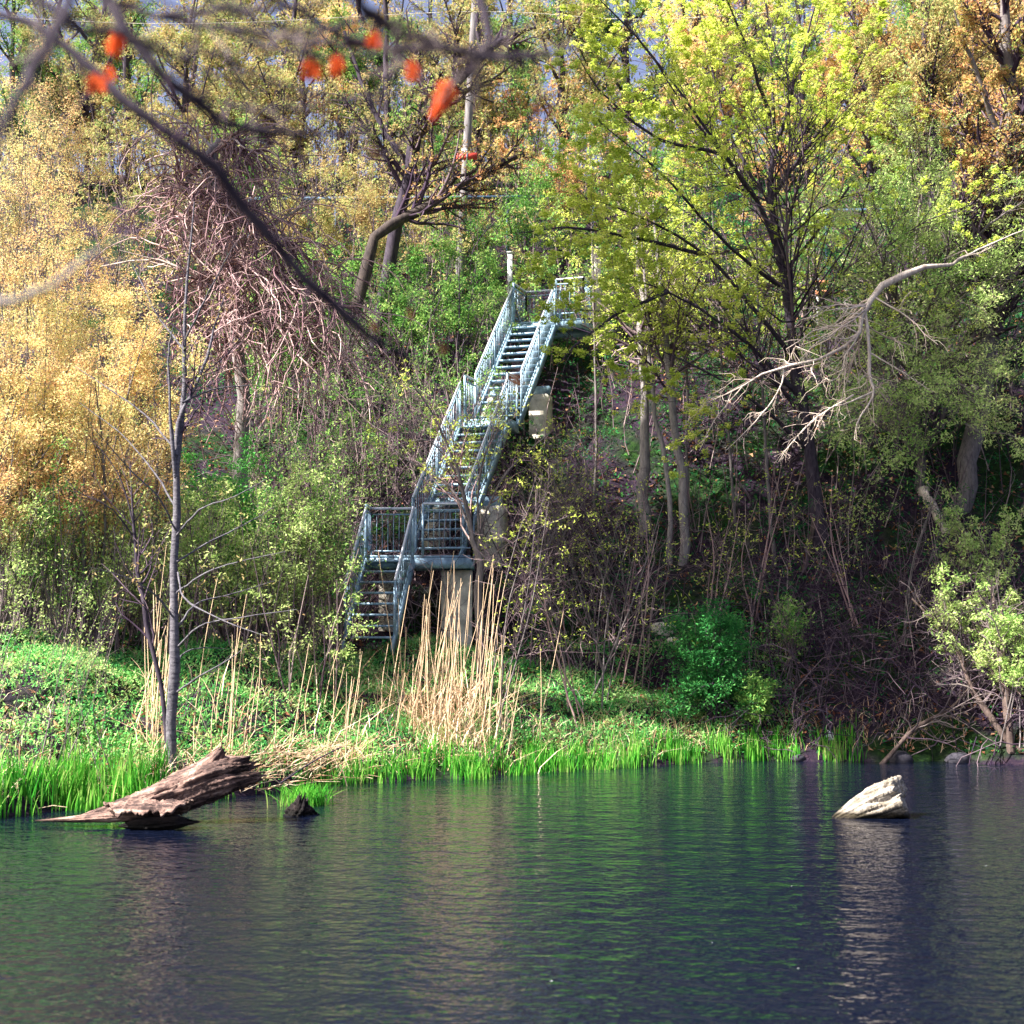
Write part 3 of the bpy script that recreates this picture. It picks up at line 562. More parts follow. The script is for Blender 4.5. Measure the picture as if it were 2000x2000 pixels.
protos = [crest_tree('ochre leafed crest tree with a dark trunk, left of the first red leaves', 150, 47, L_OCHRE, 8.5, .15),
          crest_tree('green leafed crest tree at the top left corner', 20, 46, L_GREEN, 9.0, .13),
          crest_tree('yellow leafed crest tree behind the snapped tree top', 420, 49, L_OCHRE, 9, .14),
          crest_tree('orange yellow crest tree between the pole and the leaning dark tree', 640, 50, L_YELLOW, 9, .14)]
for k, u, d, lab in [(1, 230, 52, 'green crest tree behind the first red leaves'), (2, 330, 46, 'ochre crest tree above the snapped tree top'), (0, 520, 46, 'twin dark trunk crest tree under the middle red leaves, left one'),
                     (3, 560, 53, 'yellow crest tree under the middle red leaves, farther one'), (1, 730, 46, 'green crest tree left of the leaning dark tree'), (2, 810, 52, 'ochre crest tree behind the leaning dark tree'),
                     (0, 900, 48, 'ochre crest tree behind the utility pole'), (1, 985, 52, 'green crest tree right of the utility pole'), (2, 1060, 47, 'ochre crest tree left behind the maple crown'), (1, 1180, 50, 'green crest tree behind the upper maple crown'),
                     (3, 1300, 47, 'yellow crest tree behind the centre of the maple crown'), (2, 1420, 51, 'ochre crest tree behind the maple top'), (1, 1540, 47, 'green crest tree behind the right of the maple top'),
                     (0, 1680, 51, 'ochre crest tree between the maple and the orange trees'), (1, 1780, 46, 'green crest tree behind the orange trees'), (3, 1890, 50, 'yellow crest tree at the top right behind the orange trees')]:
    src_ = protos[k]; b = G(u, d); c = src_.copy(); COL.objects.link(c); c.location = Vector(b); c.rotation_euler = (0, 0, rng.uniform(0, 6.28)); s = rng.uniform(.85, 1.15); c.scale = (s, s, s); c['label'] = lab
    for ch in src_.children:
        e = ch.copy(); COL.objects.link(e); e.parent = c
# far wood beyond the crest
m = M(); n = 150; xs = rng.uniform(-34, 34, n); ys = rng.uniform(53, 80, n); zs = H(xs, ys); hh = rng.uniform(8, 14, n)
TP = np.stack([np.stack([xs + rng.normal(0, .25, n) * k, ys, zs + hh * k / 5], -1) for k in range(6)], 1); TR = rng.uniform(.1, .22, n)[:, None] * np.linspace(1, .2, 6)[None]
tubes(m, TP, TR, 5); q1, s1 = grow(TP, TR, 1000, (30, 60), (.2, .4), (.2, 1), 5, .2, (0, 0, .1), rmin=.015); tubes(m, q1, s1, 3); q2, s2 = grow(q1, s1, 4500, (30, 60), (.3, .6), (.2, 1), 3, .25, rmin=.01); tubes(m, q2, s2, 3)
t = m.obj('far_woods', T_DARK, None, False, 'stuff'); t['label'] = 'thin far woods beyond the crest'; t['category'] = 'woods'
m = M(); leaves(m, along(q2, 26000), .17, .2, 3); t2 = m.obj('foliage', L_OCHRE, t, False, 'stuff')

# ------------------------------------------------------------------ ground cover
def scatter(n, x0, x1, y0, y1, dens=None):
    x = rng.uniform(x0, x1, n); y = rng.uniform(y0, y1, n)
    # only inside the view wedge
    k = (np.abs(x) < y * .40 + .5); x, y = x[k], y[k]
    s = y - shore(x); k = s > .1; x, y, s = x[k], y[k], s[k]
    if dens is not None: k = rng.random(len(x)) < dens(x, y, s); x, y = x[k], y[k]
    return np.stack([x, y, H(x, y)], -1)
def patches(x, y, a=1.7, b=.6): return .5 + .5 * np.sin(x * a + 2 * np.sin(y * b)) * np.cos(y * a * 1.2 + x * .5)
isbank = lambda x, y, s: (s < 5.8 - 2.6 * smooth(1.5, 4.5, x)) & (x < 5.2) & (y < 28.6)
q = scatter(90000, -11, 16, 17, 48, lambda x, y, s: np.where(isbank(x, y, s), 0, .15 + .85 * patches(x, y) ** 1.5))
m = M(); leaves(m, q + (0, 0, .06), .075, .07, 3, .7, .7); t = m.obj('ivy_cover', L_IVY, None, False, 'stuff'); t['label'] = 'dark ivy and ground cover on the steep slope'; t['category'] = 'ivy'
q = scatter(60000, -11, 16, 17, 45, lambda x, y, s: .25 + .6 * (1 - patches(x + 3, y)) + .4 * (s < 1.2))
m = M(); leaves(m, q + (0, 0, .03), .09, .03, 1, .7, .8); t = m.obj('leaf_litter', L_DRY, None, False, 'stuff'); t['label'] = 'brown fallen leaves on bank and slope'; t['category'] = 'fallen leaves'
q = scatter(150000, -9, 6, 17, 29, lambda x, y, s: np.where(isbank(x, y, s), (.12 + .88 * patches(x, y, 2.3, 1.1)) * np.interp(s, [.3, 1.2], [.2, 1]), 0))
m = M(); leaves(m, q + (0, 0, .04), .05, .05, 3, .6, .5); t = m.obj('bank_herbs', L_HERB, None, False, 'stuff'); t['label'] = 'green low herbs covering the sunny bank'; t['category'] = 'ground cover'

def blades(m, pos, h, wd, lean=.25, hv=.3, curl=.25):
    if pos.shape[1] == 4: h = h * pos[:, 3]; pos = pos[:, :3]
    n = len(pos); hh = (h * rng.uniform(1 - hv, 1 + hv, n))[:, None]; a = rng.uniform(0, 6.28, n)
    side = np.stack([np.cos(a), np.sin(a), np.zeros(n)], -1); ld = np.stack([-np.sin(a), np.cos(a), np.zeros(n)], -1) * rng.normal(0, lean, n)[:, None] + np.stack([rng.normal(0, lean * .6, n), np.zeros(n), np.zeros(n)], -1)
    W = (wd * rng.uniform(.6, 1.3, n))[:, None]
    rows = []
    for t_, ww in ((0, .8), (.45, 1.), (.8, .6), (1., .08)):
        c = pos + np.array([0, 0, 1.]) * hh * t_ * (1 - curl * t_ * np.abs(ld).sum(1, keepdims=True) * .5) + ld * hh * t_ ** 2
        rows += [c - side * W * ww * .5, c + side * W * ww * .5]
    V = np.stack(rows, 1); F = np.array([[0, 1, 3, 2], [2, 3, 5, 4], [4, 5, 7, 6]])
    m.add(V.reshape(-1, 3), (F[None] + (np.arange(n) * 8)[:, None, None]).reshape(-1, 4))
# fine grass tufts on the bank
q = scatter(60000, -9, 6, 17, 29, lambda x, y, s: np.where(isbank(x, y, s), .6 * patches(x + 5, y + 2, 1.9), .03))
m = M(); blades(m, q, .16, .012, .5); t = m.obj('bank_grass', L_HERB, None, False, 'stuff'); t['label'] = 'short grass blades on the sunny bank'; t['category'] = 'grass'
q = scatter(30000, -9, 8, 17, 29, lambda x, y, s: np.where(isbank(x, y, s) | (s < 1), .25 + .5 * (s < 1.4), 0))
m = M(); blades(m, q, .22, .011, 1.4, .5); t = m.obj('dry_grass', T_STRAW, None, False, 'stuff'); t['label'] = 'dead straw coloured grass lying on the bank'; t['category'] = 'dry grass'
# iris like shore grass standing in the water edge
def shore_clumps(u0, u1, n, off, h, per=16):
    x = []
    for _ in range(n):
        u = rng.uniform(u0, u1); xx = (u - 966) / 2760 * 21; 
        for _k in range(6): xx = (u - 966) / 2760 * float(shore(xx))
        yy = float(shore(xx)) + rng.uniform(*off); k = int(per * rng.uniform(.5, 1.6))
        pp = np.stack([xx + rng.normal(0, .09, k), yy + rng.normal(0, .09, k)], -1); z = np.maximum(H(pp[:, 0], pp[:, 1]), -.08); x.append(np.column_stack([pp, z, np.full(k, rng.uniform(.45, 1.25))]))
    return np.concatenate(x)
m = M()
blades(m, shore_clumps(-20, 325, 62, (-.25, .5), .6), .5, .02, .2)
blades(m, shore_clumps(660, 900, 30, (-.25, .35), .4), .36, .018, .2)
blades(m, shore_clumps(880, 1180, 66, (-.6, .3), .4), .34, .018, .2)
blades(m, shore_clumps(1180, 1480, 52, (-.2, .35), .4), .34, .018, .16)
blades(m, shore_clumps(1480, 1620, 16, (-.1, .3), .4), .36, .018, .16)
blades(m, shore_clumps(330, 660, 14, (-.2, .1), .4), .24, .014, .2)
t = m.obj('shore_grass', L_IRIS, None, False, 'stuff'); t['label'] = 'bright green upright blades along the water edge'; t['category'] = 'grass'
# twig litter and tangle over the slope
q = scatter(5200, -10, 15, 19, 42, lambda x, y, s: np.where(isbank(x, y, s), .12, .7))
st_ = np.stack([q, q + np.column_stack([rng.normal(0, .15, (len(q), 2)), np.abs(rng.normal(.2, .1, len(q)))])], 1)
m = M(); e, er = grow(st_, np.full((len(q), 2), .006), 2900, (10, 80), (.4, 1.5), (0, 1), 5, .25, (0, -.04, -.02), 1, absolute=True, rmin=.004); tubes(m, e, er, 3)
e2, er2 = grow(e, er, 3200, (20, 60), (.2, .6), (.2, 1), 3, .2, absolute=True, rmin=.003); tubes(m, e2, er2, 3)
t = m.obj('undergrowth', T_DARK, None, False, 'stuff'); t['label'] = 'fine bare brambles over the shaded slope'; t['category'] = 'brambles'
# brush tangle over the right shore, its shade put into darker twig colours
n = 420; xs = rng.uniform(4.3, 9.6, n); ys = shore(xs) + rng.uniform(.1, 3.2, n); zs = H(xs, ys)
st_ = np.stack([np.stack([xs, ys, zs], -1), np.stack([xs, ys, zs], -1) + np.column_stack([rng.normal(0, .3, n), rng.normal(-.15, .2, n), rng.uniform(.1, .6, n)])], 1)
m = M(); e, er = grow(st_, np.full((n, 2), .013), 560, (10, 80), (.7, 2.4), (0, 1), 7, .3, (0, -.07, -.03), 1, absolute=True, rmin=.006); tubes(m, e, er, 3)
e2, er2 = grow(e, er, 1900, (20, 70), (.2, .8), (.1, 1), 4, .28, (0, 0, -.05), absolute=True, rmin=.0035); tubes(m, e2, er2, 3)
t = m.obj('brushwood', T_DARK, None, False, 'stuff'); t['label'] = 'tangle of bare brushwood hanging over the right shore'; t['category'] = 'brushwood'
# woody tangle left of the stairs
n = 300; us = rng.uniform(420, 900, n); ds = rng.uniform(28.3, 33, n); q = np.array([G(u, d) for u, d in zip(us, ds)])
st_ = np.stack([q, q + np.column_stack([rng.normal(0, .3, n), rng.normal(-.1, .2, n), rng.uniform(.3, 1.2, n)])], 1)
m = M(); e, er = grow(st_, np.full((n, 2), .013), 620, (10, 70), (.8, 2.6), (0, 1), 6, .24, (0, -.03, .03), 1, absolute=True, rmin=.006); tubes(m, e, er, 3)
e2, er2 = grow(e, er, 2200, (20, 70), (.2, .8), (.1, 1), 4, .25, (0, 0, 0), absolute=True, rmin=.0035); tubes(m, e2, er2, 3)
t = m.obj('brushwood', T_MID, None, False, 'stuff'); t['label'] = 'tangle of bare reddish brushwood left of the staircase'; t['category'] = 'brushwood'

# dense young growth over the slope: upright whips with small leaves
def growth(label, lm, tm, n, ua, ub, da, db, h, leafn, size, dens=None):
    n = int(n * .85); us = rng.uniform(ua, ub, n); ds = rng.uniform(da, db, n); q = np.array([G(u, d) for u, d in zip(us, ds)])
    if dens is not None: q = q[rng.random(len(q)) < dens(q)]
    n = len(q); hh = rng.uniform(.35, 1, n) * h; top = q + np.column_stack([rng.normal(0, .18, n) * hh, rng.normal(-.1, .15, n) * hh, hh]); mid = (q + top) / 2 + rng.normal(0, .08, (n, 3))
    st_ = np.stack([q, mid, top], 1); m = M(); e, er = grow(st_, np.tile([.012, .009, .005], (n, 1)), n * 3, (15, 60), (.3, .7), (0, 1), 5, .2, (0, 0, .05), rmin=.005)
    tubes(m, st_, np.tile([.014, .01, .004], (n, 1)), 4); tubes(m, e, er, 3); e2, er2 = grow(e, er, n * 7, (20, 60), (.35, .7), (.1, 1), 3, .25, (0, 0, .03), rmin=.0035); tubes(m, e2, er2, 3)
    t = m.obj('young_growth', tm, None, False, 'stuff'); t['label'] = label; t['category'] = 'undergrowth'
    m = M(); leaves(m, along(e2, leafn, (.2, 1)), size, .07, 5, .6, .4); m.obj('foliage', lm, t, False, 'stuff')
growth('green young growth on the slope left of the staircase', L_GREEN, T_MID, 420, 440, 960, 30.5, 39, 2.4, 5200, .055)
growth('ochre young growth on the upper slope behind the snapped tree', L_OCHRE, T_MID, 470, -40, 1000, 38, 50, 3.4, 8500, .07)
growth('mixed young growth on the upper slope behind the maple', L_GREEN, T_MID, 420, 960, 1950, 36, 49, 3.2, 8000, .08)
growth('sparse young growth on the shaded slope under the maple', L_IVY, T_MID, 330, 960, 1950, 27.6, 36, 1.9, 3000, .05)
growth('orange tinted young growth along the crest', L_ORANGE, T_DARK, 220, 900, 1950, 42, 52, 4.2, 4500, .1)
growth('dark stemmed young growth along the crest on the left', L_OCHRE, T_DARK, 260, -40, 950, 45, 53, 4.6, 5200, .09)
growth('pale stemmed young growth on the left terrace', L_LIGHT, T_MID, 330, -20, 640, 23.6, 28.5, 2.6, 6500, .05)

# ------------------------------------------------------------------ reeds
def reeds(label, u0, u1, v0, v1, n, hpx, dr, lf=7):
    c = G((u0 + u1) / 2, dr); t = thing('reed_clump', label, 'reeds', c, 'dry reed clumps')
    for k in range(n):
        u = rng.normal((u0 + u1) / 2, (u1 - u0) / 3.6); d = dr + rng.uniform(-.7, .9); b = G(u, d); h = rng.uniform(.45, 1.) * hpx * d / 2760
        ln = rng.normal(.08, .09) * h; top = b + (ln, rng.normal(0, .06) * h, h)
        m = M(); tubes(m, spline([b, (b + top) / 2 + (rng.normal(0, .03), 0, 0), top], 6), np.linspace(.008, .004, 6), 4); m.obj('stalk', T_STRAW, t)
    q = np.array([G(rng.normal((u0 + u1) / 2, (u1 - u0) / 3.2), dr + rng.uniform(-1.2, .9)) for _ in range(int(n * lf))])
    m = M(); blades(m, q, .62, .014, .8, .6); m.obj('dry_leaves', T_STRAW, t, False, 'stuff')
reeds('tall orange dry reeds in front of the staircase', 745, 945, 1100, 1400, 75, 300, 24.6)
reeds('dry reeds leaning behind and right of the slim grey tree', 370, 520, 1180, 1440, 17, 230, 21.6, 2)
reeds('narrow upright dry reed bundle just behind the slim grey tree', 275, 325, 1100, 1400, 20, 300, 21.4, 2)
reeds('sparse dry reeds on the bank between the two reed clumps', 540, 720, 1180, 1440, 12, 190, 23.0, 3)
# flattened broken reeds by the water
n = 300; x = rng.normal(-3.45, .75, n); y = shore(x) + rng.uniform(-.1, .9, n); z = np.maximum(H(x, y), 0) + .05
a = rng.normal(-.4, 1.3, n); Ls = rng.uniform(.15, .75, n); q = np.stack([x, y, z], -1)
dv = np.stack([np.cos(a), rng.normal(0, .3, n), np.abs(np.sin(a)) * .6], -1) * Ls[:, None]
m = M(); tubes(m, np.stack([q, q + dv * .5 + (0, 0, .03), q + dv], 1), np.tile([.007, .006, .003], (n, 1)), 3); t = m.obj('flattened_reeds', T_STRAW, None, False, 'stuff'); t['label'] = 'heap of broken straw reeds at the water right of the log'; t['category'] = 'reeds'

# ------------------------------------------------------------------ staircase
stair = thing('staircase', 'blue grey steel staircase climbing the slope on concrete piers', 'staircase', G(745, 28.2))
aa = R(18.5); A = np.array([math.sin(aa), math.cos(aa), 0]); Sd = np.array([math.cos(aa), -math.sin(aa), 0]); UP = np.array([0, 0, 1.])
def part(m, name, mat=STEEL, sm=False): return m.obj(name, mat, stair, sm)
def railing(p, q, h=1.0, posts=True, rail_ext=0.):
    """rail, bottom bar, posts and balusters between floor points p and q"""
    p = np.asarray(p, float); q = np.asarray(q, float); L_ = np.linalg.norm((q - p)[:2]); d = (q - p) / L_
    m = M(); tubes(m, [p - d * rail_ext + UP * h, q + d * rail_ext + UP * h], [.026, .026], 6); part(m, 'handrail', RAILM, True)
    m = M(); beam(m, p + UP * .14, q + UP * .14, .03, .03); part(m, 'bottom_bar')
    m = M(); beam(m, p + UP * (h - .12), q + UP * (h - .12), .025, .025); part(m, 'upper_bar')
    k = max(1, int(round(L_ / 1.15)))
    for j_ in range(k + 1):
        c = p + (q - p) * j_ / k; m = M(); beam(m, c - UP * .12, c + UP * h, .045, .045, (0, 1, 0)); part(m, 'post')
    nb = int(L_ / .105)
    for j_ in range(1, nb):
        c = p + (q - p) * j_ / nb; m = M(); beam(m, c + UP * .14, c + UP * (h - .12), .014, .014, (0, 1, 0)); part(m, 'baluster')
def flight(B, T, A_, S_, n, w=1.1, left=True, right=True):
    B = np.asarray(B, float); T = np.asarray(T, float)
    for k in range(n):
        c = B + (T - B) * k / (n - 1) if n > 1 else B
        m = M(); m.add(boxv(c, S_ * (w / 2 - .03), A_ * .12, UP * .02), BOXF); part(m, 'tread')
    d = nrm(T - B)
    for s in (-1, 1):
        e = S_ * s * w / 2
        m = M(); beam(m, B + e - d * .25 - UP * .06, T + e + d * .1 - UP * .06, .045, .17); part(m, 'stringer')
        if (s < 0 and left) or (s > 0 and right): railing(B + e + UP * .04, T + e + UP * .04)
# lower flight: towards the landing, slightly right
B1 = PF(722, 1245, 27.0); T1 = PF(760, 1096, 28.2); zl = T1[2] + .12
A1 = nrm(np.array([T1[0] - B1[0], T1[1] - B1[1], 0])); S1 = np.array([A1[1], -A1[0], 0])
flight(B1, T1, A1, S1, 8, .95)
# landing
x0, x1 = PF(716, 1000, 28.4)[0], PF(922, 1000, 28.4)[0]; y0, y1 = 28.3, 29.35
def platform(c, ex, ey, z):
    m = M(); m.add(boxv((c[0], c[1], z - .025), ex, ey, UP * .025), BOXF); part(m, 'platform')
    ex = np.asarray(ex); ey = np.asarray(ey); c = np.array([c[0], c[1], z - .155])
    for a_, b_ in ((ex, ey), (ey, ex)):
        for s in (-1, 1):
            m = M(); beam(m, c + b_ * s - a_, c + b_ * s + a_, .06, .2); part(m, 'edge_beam', STEEL)
platform(((x0 + x1) / 2, (y0 + y1) / 2), ((x1 - x0) / 2, 0, 0), (0, (y1 - y0) / 2, 0), zl)
railing((x0, y1, zl), (x0 + .9, y1, zl)); railing((x0, y0, zl), (x0, y1, zl)); railing((x1 - .95, y0, zl), (x1, y0, zl)); railing((x1, y0, zl), (x1, y1, zl))
# middle flight, middle landing, upper flight, top landing
B2 = np.array([-1.5, 29.45, zl + .2]); T2 = B2 + A * 2.75 + UP * 2.85
flight(B2, T2, A, Sd, 15)
z2 = T2[2] + .2; c2 = T2 + A * .5
platform(c2, Sd * .5, A * .38, z2); 
for s in (-1, 1): railing(c2 + Sd * s * .5 - A * .35 + UP * (z2 - c2[2]), c2 + Sd * s * .5 + A * .35 + UP * (z2 - c2[2]))
B3 = c2 + A * .5 + UP * .36; T3 = B3 + A * 2.65 + UP * 2.6
flight(B3, T3, A, Sd, 14)
z3 = T3[2] + .18; c3 = T3 + A * .6 + Sd * .35
platform(c3, Sd * .9, A * .5, z3)
cc = c3.copy(); cc[2] = z3
railing(cc - Sd * .9 - A * .5, cc - Sd * .9 + A * .5); railing(cc - Sd * .9 + A * .5, cc + Sd * .9 + A * .5); railing(cc + Sd * .2 - A * .5, cc + Sd * .9 - A * .5); railing(cc + Sd * .9 - A * .5, cc + Sd * .9 + A * .5)
def pier(c, ztop, wx=.5, wy=.45, ang=0., zb=None):
    zb = float(H(c[0], c[1])) - .25 if zb is None else zb; a = np.array([math.cos(ang), -math.sin(ang), 0]) * wx / 2; b_ = np.array([math.sin(ang), math.cos(ang), 0]) * wy / 2
    if ztop - zb < .3: ztop = zb + .5
    m = M(); k = 9; e = [(-1, -1), (1, -1), (1, 1), (-1, 1)]; V = []
    for z_ in np.linspace(zb, ztop, k):
        for i_, j_ in e: V.append(np.array([c[0], c[1], z_]) + a * i_ * (1 + rng.normal(0, .006)) + b_ * j_ * (1 + rng.normal(0, .006)))
    F = [[r_ * 4 + i_, r_ * 4 + (i_ + 1) % 4, r_ * 4 + 4 + (i_ + 1) % 4, r_ * 4 + 4 + i_] for r_ in range(k - 1) for i_ in range(4)] + [[k * 4 - 4, k * 4 - 3, k * 4 - 2, k * 4 - 1]]
    m.add(V, F); part(m, 'concrete_pier', CONC)
pier((-1.08, 28.75), zl - .28, .60, .5); pier((PF(757, 1190, 29.2)[0], 29.1), zl - .28, .3, .4)
def pair(t_, B_, off, wx=.42):
    p_ = B_ + off
    zt = p_[2] - .45
    for s in (-1, 1):
        c = p_ + Sd * s * .62; pier((c[0], c[1]), zt, wx, .5, aa)
    m = M(); beam(m, (p_ - Sd * .85)[:3] + UP * (-.34), (p_ + Sd * .85)[:3] + UP * (-.34), .2, .2); part(m, 'cross_beam')
pair(0, B2, A * 1.5 + UP * 1.4, .55); pair(0, B3, A * 1.25 + UP * 1.1, .42)

# ------------------------------------------------------------------ pole, wire, guard rail, signs
d = at_v(862, 560, 36, 44); b = G(862, d) - (0, 0, .2); tp = P(900, -60, d + .3)
t = thing('utility_pole', 'pale weathered wooden utility pole leaning slightly right', 'pole', b)
m = M(); tubes(m, spline([b, b * .5 + tp * .5, tp], 10), np.linspace(.13, .10, 10), 10); m.obj('pole_shaft', POLEM, t, True)
for q_ in (.45, .7): 
    c = b * (1 - q_) + tp * q_; m = M(); tubes(m, [c - (0, 0, .03), c + (0, 0, .03)], [.125, .125], 10); m.obj('metal_band', STEEL, t)
c = b * .5 + tp * .5; sp = P(880, 297, d - .2)
t = thing('small_sign', 'small red and white board fixed to the utility pole', 'sign', sp)
m = M(); m.add(boxv(sp + (0, 0, .03), (.3, 0, 0), (0, .01, 0), (0, 0, .1)), BOXF); m.obj('red_board', REDP, t)
m = M(); m.add(boxv(sp + (0, 0, .18), (.14, 0, 0), (0, .012, 0), (0, 0, .06)), BOXF); m.obj('white_board', WHITE, t)
m = M(); m.add(boxv(sp + (0.02, .06, .08), (.02, 0, 0), (0, .08, 0), (0, 0, .18)), BOXF); m.obj('bracket', STEEL, t)
pts = [P(-300, 10, 40), P(300, 45, 40), P(895, 22, 39.5), P(1300, 34, 39), P(2100, -40, 38)]
m = M(); tubes(m, spline(pts, 40), np.full(40, .009), 4); tag(m.obj('overhead_wire', CONC), 'thin pale wire running level across the top of the trees', 'wire')
def guard(label, ua, ub, v, d):
    a_ = P(ua, v, d); b_ = P(ub, v - 4, d); t = thing('guard_rail', label, 'guard rail', (a_ + b_) / 2, 'blue guard rails on the upper path')
    m = M(); beam(m, a_, b_, .05, .09); m.obj('rail', BLUE, t)
    n_ = max(2, int(np.linalg.norm(b_ - a_) / 2.0))
    for k in range(n_ + 1):
        c = a_ + (b_ - a_) * k / n_; m = M(); g_ = float(H(c[0], c[1] + .08)); beam(m, (c[0], c[1] + .08, min(g_, c[2] - .3) - .1), (c[0], c[1] + .08, c[2] + .05), .07, .07); m.obj('rail_post', BLUE, t)
guard('long blue grey guard rail on the upper path left of the maple', 470, 1120, 375, 41.5)
guard('short blue grey guard rail seen right of the maple trunk', 1560, 1720, 398, 39.5)
def post(name, label, u, v0, v1, d, w_, mat, cat='post'):
    p_ = P(u, v1, d); q_ = P(u, v0, d); g_ = float(H(p_[0], d)); t = thing(name, label, cat, (p_[0], d, min(g_, p_[2])))
    m = M(); m.add(boxv((p_[0], d, (q_[2] + min(g_, p_[2])) / 2), (w_ / 2, 0, 0), (0, w_ / 3, 0), (0, 0, (q_[2] - min(g_, p_[2])) / 2)), BOXF); m.obj('shaft', mat, t)
    m = M(); m.add(boxv((p_[0], d, q_[2] + .02), (w_ / 2 + .015, 0, 0), (0, w_ / 3 + .015, 0), (0, 0, .02)), BOXF); m.obj('cap', mat, t)
post('white_post', 'white post above the top of the staircase', 962, 478, 522, 37.6, .13, WHITE)
post('concrete_post', 'pale concrete post right of the top landing', 1125, 470, 560, 37.4, .24, CONC)
c = P(1570, 545, 36.6); t = thing('board_barrier', 'low orange board barrier behind the maple trunk', 'barrier', c)
for k in range(2): m = M(); m.add(boxv(c + (0, 0, -.1 + .26 * k), (.42, 0, 0), (0, .02, 0), (0, 0, .06)), BOXF); m.obj('board', ORANGEP, t)
for s in (-1, 1): m = M(); m.add(boxv(c + (s * .36, .05, -.4), (.035, 0, 0), (0, .03, 0), (0, 0, .7)), BOXF); m.obj('post', WHITE, t)

# ------------------------------------------------------------------ logs in the water
def woodmat(name, cols, pos, sx=1.2, bump=1.):
    m, n, out = newmat(name); L = n.links.new
    tc = n.nodes.new('ShaderNodeTexCoord'); mp = n.nodes.new('ShaderNodeMapping'); mp.inputs['Scale'].default_value = (sx, 11, 11)
    no = n.nodes.new('ShaderNodeTexNoise'); no.inputs['Scale'].default_value = 2; no.inputs['Detail'].default_value = 9; no.inputs['Roughness'].default_value = .7; no.inputs['Distortion'].default_value = .6
    n2 = n.nodes.new('ShaderNodeTexNoise'); n2.inputs['Scale'].default_value = 3.2; n2.inputs['Detail'].default_value = 4
    L(tc.outputs['Object'], mp.inputs[0]); L(mp.outputs[0], no.inputs['Vector']); L(tc.outputs['Object'], n2.inputs['Vector'])
    ad = n.nodes.new('ShaderNodeMath'); ad.operation = 'MULTIPLY_ADD'; ad.inputs[1].default_value = .45; ad.inputs[2].default_value = -.22; L(n2.outputs['Fac'], ad.inputs[0])
    s = n.nodes.new('ShaderNodeMath'); s.operation = 'ADD'; L(ad.outputs[0], s.inputs[0]); L(no.outputs['Fac'], s.inputs[1])
    r = ramp(n, cols, pos); L(s.outputs[0], r.inputs['Fac'])
    ge = n.nodes.new('ShaderNodeNewGeometry'); sx_ = n.nodes.new('ShaderNodeSeparateXYZ'); L(ge.outputs['Position'], sx_.inputs[0])     # dark water line
    a1_ = n.nodes.new('ShaderNodeMath'); a1_.operation = 'MULTIPLY_ADD'; a1_.inputs[1].default_value = .10; L(n2.outputs['Fac'], a1_.inputs[0]); a1_.inputs[2].default_value = -.01
    mr = n.nodes.new('ShaderNodeMath'); mr.operation = 'SUBTRACT'; L(sx_.outputs['Z'], mr.inputs[0]); L(a1_.outputs[0], mr.inputs[1])
    rw = ramp(n, [(.12, .11, .08), (1, 1, 1)], [.0, .05]); L(mr.outputs[0], rw.inputs['Fac'])
    mxw = n.nodes.new('ShaderNodeMix'); mxw.data_type = 'RGBA'; mxw.blend_type = 'MULTIPLY'; mxw.inputs[0].default_value = 1; L(r.outputs[0], mxw.inputs[6]); L(rw.outputs[0], mxw.inputs[7])
    p = n.nodes.new('ShaderNodeBsdfPrincipled'); p.inputs['Roughness'].default_value = .85; p.inputs['Specular IOR Level'].default_value = .25
    bp = n.nodes.new('ShaderNodeBump'); bp.inputs['Strength'].default_value = bump; bp.inputs['Distance'].default_value = .02
    L(no.outputs['Fac'], bp.inputs['Height']); L(bp.outputs[0], p.inputs['Normal']); L(mxw.outputs[2], p.inputs['Base Color']); L(p.outputs[0], out.inputs[0]); return m
W_BROWN = woodmat('weathered_brown_wood', [(.012, .008, .008), (.07, .045, .04), (.24, .15, .12), (.5, .4, .33)], [.34, .46, .58, .74])
W_PALE = woodmat('bleached_wood', [(.03, .028, .02), (.2, .17, .13), (.46, .41, .35)], [.36, .47, .66], 1., 1.)
W_WET_SHADE = woodmat('wet_wood_and_hollow_shade', [(.003, .002, .003), (.012, .009, .010), (.05, .035, .03)], [.35, .5, .75])  # wet stump wood, also the painted dark of the log's hollow
